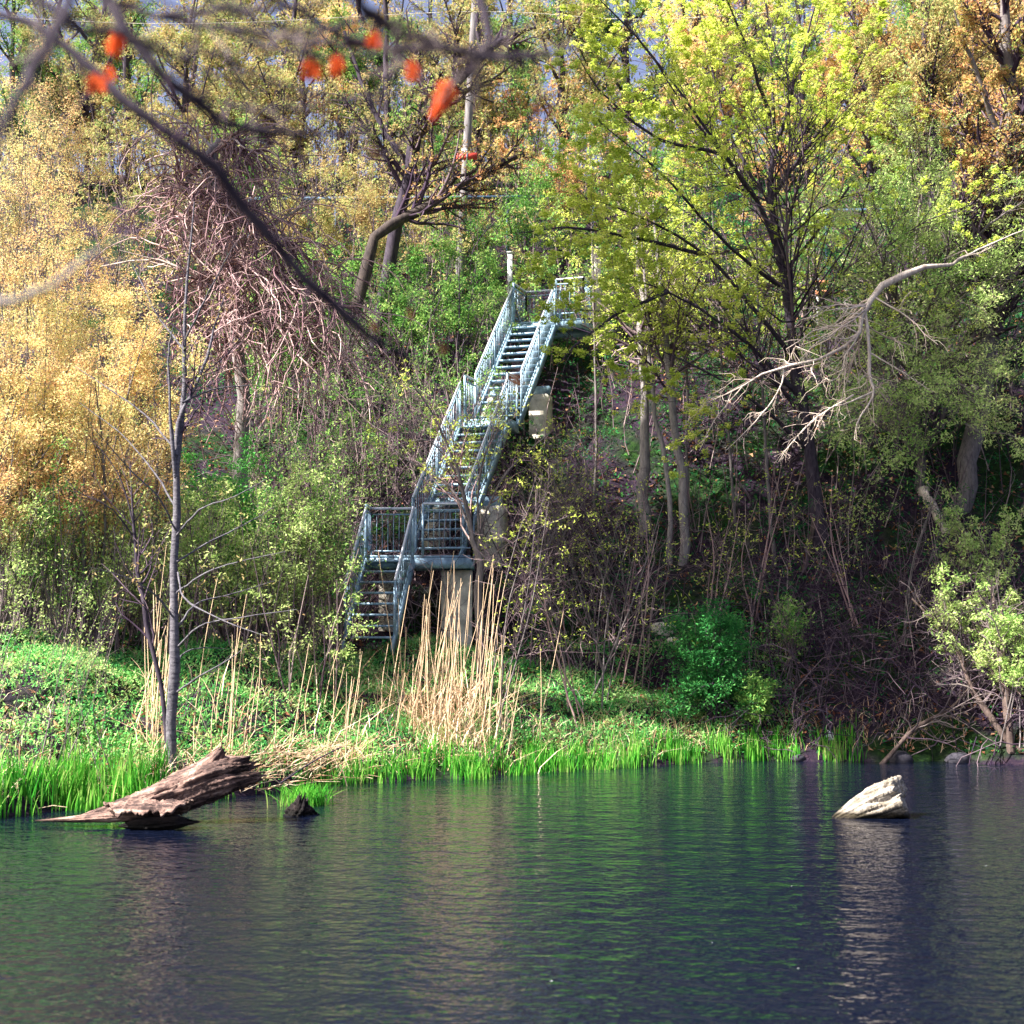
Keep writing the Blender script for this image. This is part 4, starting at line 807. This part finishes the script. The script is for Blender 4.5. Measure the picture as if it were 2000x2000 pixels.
def logmesh(pts, rad, nl=90, k=72, groove=.10, seed=0, squash=1., ragged=.06, cap=True, endslope=0.):
    """a log about local x: returns vertices in world space and quads"""
    r_ = np.random.default_rng(seed); C = spline(pts, nl); t = np.linspace(0, 1, nl)
    Rr = np.interp(t, np.linspace(0, 1, len(rad)), rad); T = nrm(np.gradient(C, axis=0)); A_ = nrm(np.cross(T, np.array([[0, .05, 1.]]))); B_ = np.cross(A_, T)
    a = np.arange(k) * 2 * math.pi / k; g = np.zeros((nl, k))
    for f_, am in ((3, .05), (5, .05), (9, .05), (14, .04), (23, .035), (37, .02)):
        ph = r_.uniform(0, 6.28); tw = r_.uniform(-1.5, 1.5); g += am * np.cos(f_ * a[None] + ph + tw * t[:, None] + .8 * np.sin(t[:, None] * r_.uniform(4, 9) + ph))
    g = g * groove / .1 + .03 * r_.normal(size=(nl, k)) * groove / .1
    for _ in range(5):   # deep splits running along the grain
        a0 = r_.uniform(0, 6.28); w_ = r_.uniform(.05, .12); t0 = r_.uniform(0, .8); t1 = t0 + r_.uniform(.2, .6)
        da = np.abs((a[None] - a0 - .25 * np.sin(6 * t[:, None]) + math.pi) % (2 * math.pi) - math.pi)
        g -= .28 * np.exp(-(da / w_) ** 2) * (smooth(t0, t0 + .08, t) * (1 - smooth(t1 - .08, t1, t)))[:, None] * groove / .1
    rad2 = Rr[:, None] * (1 + g); off = (r_.normal(0, ragged, k) + ragged * 1.4 * np.cos(a * 2 + 1) + endslope * np.cos(a))
    V = C[:, None] + A_[:, None] * np.cos(a)[None, :, None] * rad2[..., None] + B_[:, None] * np.sin(a)[None, :, None] * rad2[..., None] * squash
    V = V + T[:, None] * (off[None] * smooth(.8, 1., t)[:, None])[..., None]
    rings = [V]; last = V[-1]
    if cap:
        for q_ in (.93, .75, .5, .25, .02):
            c = C[-1]; ring = c + (last - c) * q_ + T[-1] * ((1 - q_) * .10 * Rr[-1] + r_.normal(0, .012, k)[:, None] * (q_ > .05)); rings.append(ring[None])
    V = np.concatenate(rings, 0); n_ = len(V); i = np.arange(n_ - 1)[:, None] * k; j = np.arange(k)[None]; j2 = (j + 1) % k
    return V.reshape(-1, 3), np.stack([i + j, i + j2, i + k + j2, i + k + j], -1).reshape(-1, 4)
def logobj(name, V, F, mat, p0, p1, parent=None):
    """mesh with local x along p0 -> p1 so that the grain follows it"""
    X_ = nrm(np.asarray(p1, float) - p0); Y_ = nrm(np.cross([0, 0, 1], X_)); Z_ = np.cross(X_, Y_); Rm = np.stack([X_, Y_, Z_], 1)
    m = M().add((V - p0) @ Rm, F); me = m.mesh(name, mat, True); o = link(name, me)
    mw = Matrix([[*Rm[0], p0[0]], [*Rm[1], p0[1]], [*Rm[2], p0[2]], [0, 0, 0, 1]])
    if parent is not None:
        o.parent = parent; mw = Matrix.Translation(-Vector(parent.location)) @ mw
    o.matrix_basis = mw; return o
def PZ(zx, zy, d): return PF(zx / 2.76, 1200 + zy / 2.76, d)
t = thing('fallen_log', 'split brown weathered log lying in the water at the left shore', 'log', PZ(700, 1110, 17.3))
pts = [PZ(380, 1110, 17.2), PZ(600, 1070, 17.25), PZ(800, 1030, 17.35), PZ(1000, 950, 17.5), PZ(1180, 880, 17.6), PZ(1320, 850, 17.7)]
V, F = logmesh(pts, [.012, .10, .17, .21, .22, .17], seed=3, groove=.12, ragged=.09); logobj('trunk', V, F, W_BROWN, pts[1], pts[-1], t)
pts = [PZ(1080, 850, 17.65), PZ(1150, 790, 17.65), PZ(1190, 735, 17.65)]; V, F = logmesh(pts, [.12, .10, .06], 30, 40, seed=5, ragged=.03); logobj('branch_stub', V, F, W_BROWN, pts[0], pts[-1], t)
pts = [PZ(190, 1112, 17.35), PZ(400, 1104, 17.2), PZ(600, 1090, 17.1), PZ(760, 1092, 17.05)]; V, F = logmesh(pts, [.01, .06, .11, .05], seed=8, squash=.6, groove=.08, ragged=.05); logobj('root_end', V, F, W_BROWN, pts[0], pts[-1], t)
# bark shell arching over a hollow, darkened by a near-black body
def shell(p0, p1, rad, a0, a1, seed, th=.03, nl=50, k=26, rag=.12):
    r_ = np.random.default_rng(seed); C = spline([p0, (p0 + p1) / 2 + (0, 0, .02), p1], nl); T = nrm(p1 - p0); A_ = nrm(np.cross(T, [0, 0, 1])); B_ = np.cross(A_, T)
    def wob(n_, am): return am * (np.sin(np.arange(n_) * .5 + r_.uniform(0, 6)) + .7 * np.sin(np.arange(n_) * 1.3 + r_.uniform(0, 6)) + .5 * r_.normal(size=n_))
    e0 = np.radians(a0) + wob(nl, rag); e1 = np.radians(a1) + wob(nl, rag); rr_ = rad * (1 + wob(nl, .03)); out_ = []
    tt_ = np.linspace(0, 1, nl); ed = smooth(0, .22, tt_) * (1 - smooth(.8, 1, tt_)); mid_ = (e0 + e1) / 2 + .3 * wob(nl, .5); e0 = mid_ + (e0 - mid_) * (.08 + .92 * ed); e1 = mid_ + (e1 - mid_) * (.08 + .92 * ed)
    for lay in (0, th):
        a = e0[:, None] + (e1 - e0)[:, None] * np.linspace(0, 1, k)[None]; rad2 = (rr_[:, None] - lay) * (1 + .05 * np.sin(a * 11 + seed) + .02 * r_.normal(size=a.shape))
        out_.append(C[:, None] + A_ * (np.cos(a) * rad2)[..., None] + B_ * (np.sin(a) * rad2)[..., None])
    V = np.concatenate(out_, 1); kk = 2 * k; order = list(range(k)) + list(range(2 * k - 1, k - 1, -1)); V = V[:, order]
    i = np.arange(nl - 1)[:, None] * kk; j = np.arange(kk)[None]; j2 = (j + 1) % kk
    return V.reshape(-1, 3), np.stack([i + j, i + j2, i + kk + j2, i + kk + j], -1).reshape(-1, 4)
p0, p1 = PZ(560, 1125, 17.0), PZ(1040, 1112, 16.9); V, F = shell(p0, p1, .22, 30, 170, 4); logobj('bark_shell', V, F, W_BROWN, p0, p1, t)
pts = [PZ(640, 1140, 17.02), PZ(800, 1130, 16.98), PZ(960, 1120, 16.95), PZ(1040, 1118, 16.95)]; V, F = logmesh(pts, [.012, .10, .08, .012], 50, 40, seed=12, groove=.25, squash=.8); logobj('hollow_shade', V, F, W_WET_SHADE, pts[0], pts[-1], t)  # near-black body filling the hollow, stands in for its shade
# pale stump on the right
def PY(zx, zy, d): return PF(1300 + zx / 2.76, 1200 + zy / 2.76, d)
p0, p1, p2, p3 = PY(880, 1130, 18.1), PY(1010, 1075, 18.1), PY(1130, 1030, 18.1), PY(1270, 985, 18.1)
V, F = logmesh([p0, p1, p2, p3], [.05, .15, .24, .27], 90, 80, groove=.08, seed=21, ragged=.025, squash=.95, endslope=-.10)
t = logobj('pale_stump', V, F, W_PALE, p0, p3); tag(t, 'bleached white log end sticking out of the water on the right', 'log')
# dark stump with grass
c = PF(583, 1588, 18.3); c[2] = 0
t = thing('dark_stump', 'small wet black stump in the water beside the grass tuft', 'stump', c)
pts = [c + (-.02, 0, -.1), c + (0, 0, .05), c + (.03, 0, .14)]; V, F = logmesh(pts, [.2, .14, .07], 30, 40, seed=31, groove=.2); logobj('stump_body', V, F, W_WET_SHADE, pts[0], pts[-1], t)
pts = [c + (.0, 0, .02), c + (.12, 0, .05), c + (.2, 0, .01)]; V, F = logmesh(pts, [.08, .06, .02], 20, 30, seed=32, groove=.2); logobj('root', V, F, W_WET_SHADE, pts[0], pts[-1], t)
c = PF(598, 1560, 19.4); c[2] = 0; q = np.column_stack([rng.normal(c[0], .14, 420), rng.normal(c[1], .16, 420), np.full(420, -.03)])
m = M(); blades(m, q, .27, .013, .45); t = m.obj('grass_tuft', L_IRIS, None, False); t['label'] = 'round bright green grass tuft standing in the water by the black stump'; t['category'] = 'grass tuft'; t['kind'] = 'thing'
# a stick in the water beside it, stones along the right shore, floating petals
p0, p1 = PZ(1510, 910, 20), PZ(1840, 715, 20.6); m = M(); tubes(m, spline([p0, (p0 + p1) / 2 + (0, 0, .03), p1], 8), np.linspace(.014, .008, 8), 5); tag(m.obj('stick', B_DARK), 'dark stick rising out of the water right of the fallen log', 'stick')
def stone(name, label, c, s, mat=STONE, group=None):
    bm_n, k = 7, 10; V = []; r_ = rng
    for i_ in range(bm_n):
        ph = math.pi * i_ / (bm_n - 1)
        for j_ in range(k):
            a = 2 * math.pi * j_ / k; rr_ = 1 + .16 * math.sin(a * 2 + c[0] * 9) + .1 * r_.normal()
            V.append((c[0] + s[0] * math.sin(ph) * math.cos(a) * rr_, c[1] + s[1] * math.sin(ph) * math.sin(a) * rr_, c[2] + s[2] * math.cos(ph)))
    F = [[i_ * k + j_, i_ * k + (j_ + 1) % k, (i_ + 1) * k + (j_ + 1) % k, (i_ + 1) * k + j_] for i_ in range(bm_n - 1) for j_ in range(k)]
    m = M().add(V, F); return tag(m.obj(name, mat, None, False), label, 'stone', group)
for (u, v, s, lab) in [(1690, 1432, .2, 'round dark stone at the foot of the right bank'), 
                       (1500, 1428, .1, 'small stone where the shore grass ends'), (1800, 1440, .18, 'dark stone under the brushwood at the right'), (1270, 1215, .16, 'pale stone on the dark slope beside the deep green bush'), (1250, 1190, .22, 'large pale stone above the smaller one on the slope')]:
    if v > 1400:
        d = float(shore((u - 966) / 2760 * 26)); c = np.array([(u - 966) / 2760 * d, d - .02, .04])
    else:
        d = at_v(u, v, 24, 34); c = G(u, d)
    stone('stone', lab, c, (s * 1.2, s, s * .8), STONE if v > 1400 else CONC, 'stones at the right shore')
n = 45; xs = rng.uniform(-5, 8, n); ys = rng.uniform(9, 24, n); k = (np.abs(xs) < ys * .36) & (ys < shore(xs) - .3); k &= (xs > -1) | (ys > 19); q = np.stack([xs, ys, np.full(n, .004)], -1)[k]
m = M(); leaves(m, q, .017, 0, 1, .8, 30, 0.02); t = m.obj('floating_petals', simplemat('petal', (.75, .8, .8)), None, False, 'stuff'); t['label'] = 'tiny pale petals floating on the pond'; t['category'] = 'petals'
# litter scraps
for u, v, d_, lab in [(1565, 1388, 0, 'white scrap of litter caught low in the right brushwood')]:
    c = P(u, v, 26.4 if u > 1500 else 26.2); 
    V = [c + rng.normal(0, .05, 3) * (1, .5, 1) for _ in range(12)]
    m = M(); gx_ = np.linspace(-.07, .07, 4); Vv = [c + (a, rng.normal(0, .02), b_ + rng.normal(0, .02)) for a in gx_ for b_ in gx_]; Ff = [[i_ * 4 + j_, i_ * 4 + j_ + 1, i_ * 4 + j_ + 5, i_ * 4 + j_ + 4] for i_ in range(3) for j_ in range(3)]
    m.add(Vv, Ff); tag(m.obj('litter_scrap', WHITE), lab, 'litter')

# ------------------------------------------------------------------ overhanging branches near the camera
def overhang(label, lines, rads, lv1=12, lv2=20, l1=(.1, .3), mat=B_DARK, tm=T_DARK):
    return plant('overhanging_branch', label, 'branch', lines[0][0], lines, rads, mat, tm, None, lv1=lv1, lv2=lv2, l1=l1, l2=(.2, .5), a1=(25, 60), a2=(25, 60), trop=(.02, 0, -.03), wander=.25, kside=8, rmin=.0012, t1=(.1, 1), parts=('bough', 'twigs', 'crown'))
o1 = overhang('blurred dark bough running down from the top left corner to the centre', [[P(-10, 25, 3.0), P(90, 60, 3.0), P(170, 130, 3.0), P(260, 205, 3.), P(390, 300, 3.05), P(470, 400, 3.1), P(560, 500, 3.15), P(640, 590, 3.2), P(740, 660, 3.3), P(840, 700, 3.4)]], [[.009, .010, .0105, .0105, .0105, .012, .011, .010, .007, .002]], 14, 16, (.04, .12))
o2 = overhang('thicker blurred bough curving down through the first red leaves', [[P(180, -40, 2.6), P(215, 20, 2.6), P(250, 70, 2.6), P(300, 135, 2.6), P(370, 195, 2.65), P(430, 235, 2.7), P(560, 255, 2.8), P(700, 245, 2.9)], [P(300, 135, 2.6), P(350, 150, 2.6), P(420, 200, 2.7)], [P(380, 170, 2.7), P(385, 190, 2.7), P(410, 140, 2.7)]],
              [[.011, .0115, .0105, .0115, .0105, .009, .006, .003], [.003, .003, .0015], [.003, .002, .001]], 22, 34, (.06, .25))
o3 = overhang('faint blurred branch slanting across the top left corner', [[P(140, -30, 1.9), P(110, 60, 1.9), P(60, 140, 1.9), P(10, 230, 1.9), P(-20, 280, 1.9)]], [[.008, .0075, .007, .006, .005]], 3, 3, (.05, .1))
o4 = overhang('pale blurred twig entering from the left edge', [[P(-20, 575, 2.2), P(50, 560, 2.2), P(110, 530, 2.25), P(170, 480, 2.3), P(250, 440, 2.35)]], [[.006, .0055, .004, .003, .001]], 2, 1, (.05, .15), B_PALE, T_GREY)
o5 = overhang('bundle of blurred grey twigs across the top centre', [[P(230, 10, 2.8), P(350, 45, 2.8), P(480, 60, 2.8), P(600, 80, 2.8), P(760, 90, 2.85), P(900, 95, 2.9), P(1010, 110, 2.95)],
      [P(480, -20, 2.7), P(600, 40, 2.75), P(700, 90, 2.8), P(820, 90, 2.8), P(960, 105, 2.9), P(1090, 90, 3)], [P(420, 45, 2.8), P(480, 80, 2.8), P(560, 100, 2.8), P(650, 110, 2.85), P(760, 100, 2.9)],
      [P(560, 100, 2.8), P(640, 70, 2.8), P(720, 45, 2.85), P(800, 10, 2.9)], [P(300, 30, 2.7), P(420, 20, 2.7), P(560, 15, 2.7), P(700, -10, 2.7)], [P(640, 240, 2.9), P(690, 290, 2.95), P(750, 280, 3.), P(780, 240, 3)],
      [P(430, 200, 2.8), P(560, 205, 2.8), P(700, 180, 2.9), P(850, 175, 3)]], [[.006, .006, .0065, .006, .006, .005, .002], [.006, .007, .007, .007, .005, .002], [.005, .005, .004, .003, .001], [.004, .003, .003, .001], [.006, .006, .004, .002], [.003, .003, .003, .002], [.004, .004, .003, .001]], 90, 190, (.08, .35), B_DARK, T_GREY)
o6 = overhang('short blurred branch crossing the red leaves at the top centre', [[P(900, -30, 2.9), P(920, 60, 2.9), P(905, 110, 2.9), P(850, 160, 2.9), P(790, 220, 2.95)], [P(905, 110, 2.9), P(960, 60, 3), P(1020, 40, 3)]], [[.008, .008, .007, .005, .003], [.005, .004, .002]], 10, 8, (.1, .3))
o7 = overhang('blurred thick grey branch forking at the top left', [[P(20, -30, 2.3), P(110, 20, 2.3), P(160, 60, 2.3), P(230, 60, 2.35), P(330, 110, 2.4), P(420, 150, 2.4)], [P(120, 20, 2.3), P(60, 120, 2.3), P(20, 200, 2.25), P(-10, 300, 2.2)],
      [P(330, 110, 2.4), P(400, 100, 2.4), P(500, 150, 2.45), P(640, 190, 2.5), P(760, 200, 2.6)]], [[.007, .008, .007, .006, .004, .003], [.006, .005, .004, .003], [.005, .004, .004, .003, .001]], 46, 90, (.12, .4), B_DARK, T_GREY)
o8 = overhang('blurred grey branch tip reaching in at the top centre', [[P(660, -40, 2.2), P(700, 30, 2.25), P(780, 70, 2.3), P(880, 100, 2.35), P(990, 108, 2.4), P(1070, 90, 2.4)], [P(780, 70, 2.3), P(740, 140, 2.3), P(700, 210, 2.35), P(690, 280, 2.4)],
      [P(700, 30, 2.25), P(600, 60, 2.25), P(480, 40, 2.2), P(380, -10, 2.2)]], [[.007, .008, .008, .007, .005, .002], [.004, .0035, .003, .0015], [.006, .005, .004, .003]], 50, 100, (.12, .4), B_DARK, T_GREY)
# orange red leaves left on those twigs
def redleaf(u, v, d, w_, h_, parent, rot=0., mat=L_RED):
    c = P(u, v, d); n_ = 13; V = []
    cr, sr = math.cos(rot), math.sin(rot)
    for i_ in range(n_):
        t_ = i_ / (n_ - 1); yy = (t_ - .5) * h_; ww = w_ * .5 * math.sin(math.pi * (.06 + .9 * t_)) ** .6 * (1 + .38 * math.sin(t_ * 19))
        for s_ in (-1, -.5, 0, .5, 1): xx = s_ * ww; V.append(c + (xx * cr - yy * sr, .012 * abs(s_) - .02 * t_ * t_, xx * sr + yy * cr + .004 * math.sin(s_ * 5 + t_ * 9)))
    F = [[i_ * 5 + j_, i_ * 5 + j_ + 1, i_ * 5 + j_ + 6, i_ * 5 + j_ + 5] for i_ in range(n_ - 1) for j_ in range(4)]
    m = M().add(V, F); lo_ = m.obj('leaf', mat, parent, True)
    m = M(); q0 = c + (h_ * .5 * -sr, 0, h_ * .5 * cr); tubes(m, [q0, q0 + (.004, 0, .012), q0 + (.002, .0, .03)], [.0012, .001, .0012], 4); o_ = m.obj('petiole', T_DARK, parent); o_.parent = lo_; o_.matrix_parent_inverse = Matrix.Identity(4)
for u, v, w_, h_, rot, par in [(218, 78, .036, .052, -.3, o2), (240, 62, .02, .03, .5, o2), (182, 158, .04, .03, .3, o1), (206, 138, .02, .02, 0, o1), (588, 131, .042, .034, .3, o5), (634, 126, .028, .04, -.2, o5), (777, 133, .024, .036, 0, o6),
                               (838, 178, .042, .05, -.4, o6), (822, 210, .018, .03, -.6, o6), (706, 75, .03, .022, 0, o5)]:
    redleaf(u, v, 2.75, w_, h_, par, rot)
for u, v, w_, h_ in [(775, 592, .012, .016), (835, 657, .02, .022), (975, 718, .022, .024), (706, 617, .014, .012), (1012, 206, .02, .02), (1040, 212, .014, .014), (708, 290, .016, .014)]:
    redleaf(u, v, 2.9, w_, h_, o1, .3, L_DRY)

# ------------------------------------------------------------------ unseen trees added left of the view, crowns shaped to shade the right slope
for (x_, y_, z0, z1, w_, lab) in [(-9.6, 24.7, 17.2, 20.2, 2.8, 'unseen tree added on the left bank, high crown shading the right slope'), (-10.0, 21.6, 20.5, 28.0, 2.6, 'unseen taller tree added at the left shore to shade the right slope')]:
    bx_ = x_ - 2.; b = np.array([bx_, y_, float(H(bx_, y_)) - .1]); ms = [[b, np.array([x_ * .5 + bx_ * .5, y_, z0 * .6]), np.array([x_, y_, z0]), np.array([x_, y_, z1])]]
    rs = [[.4, .34, .25, .05]]
    for k in range(14):
        a = rng.uniform(0, 6.28); zz = rng.uniform(z0, z1 - 1); cx_ = np.array([x_, y_, zz]); ms.append([cx_, cx_ + (math.cos(a) * w_ * .5, math.sin(a) * w_ * .5, .3), cx_ + (math.cos(a) * w_, math.sin(a) * w_, .8)]); rs.append([.08, .05, .02])
    plant('added_shade_tree', lab, 'tree', b, ms, rs, B_BROWN, T_DARK, L_GREEN, lv1=100, lv2=240, nl=6500, per=4, size=.4, spread=.3, l1=(.12, .25), t1=(.5, 1), lf=lambda q: q[:, 2] > z0 - .6)
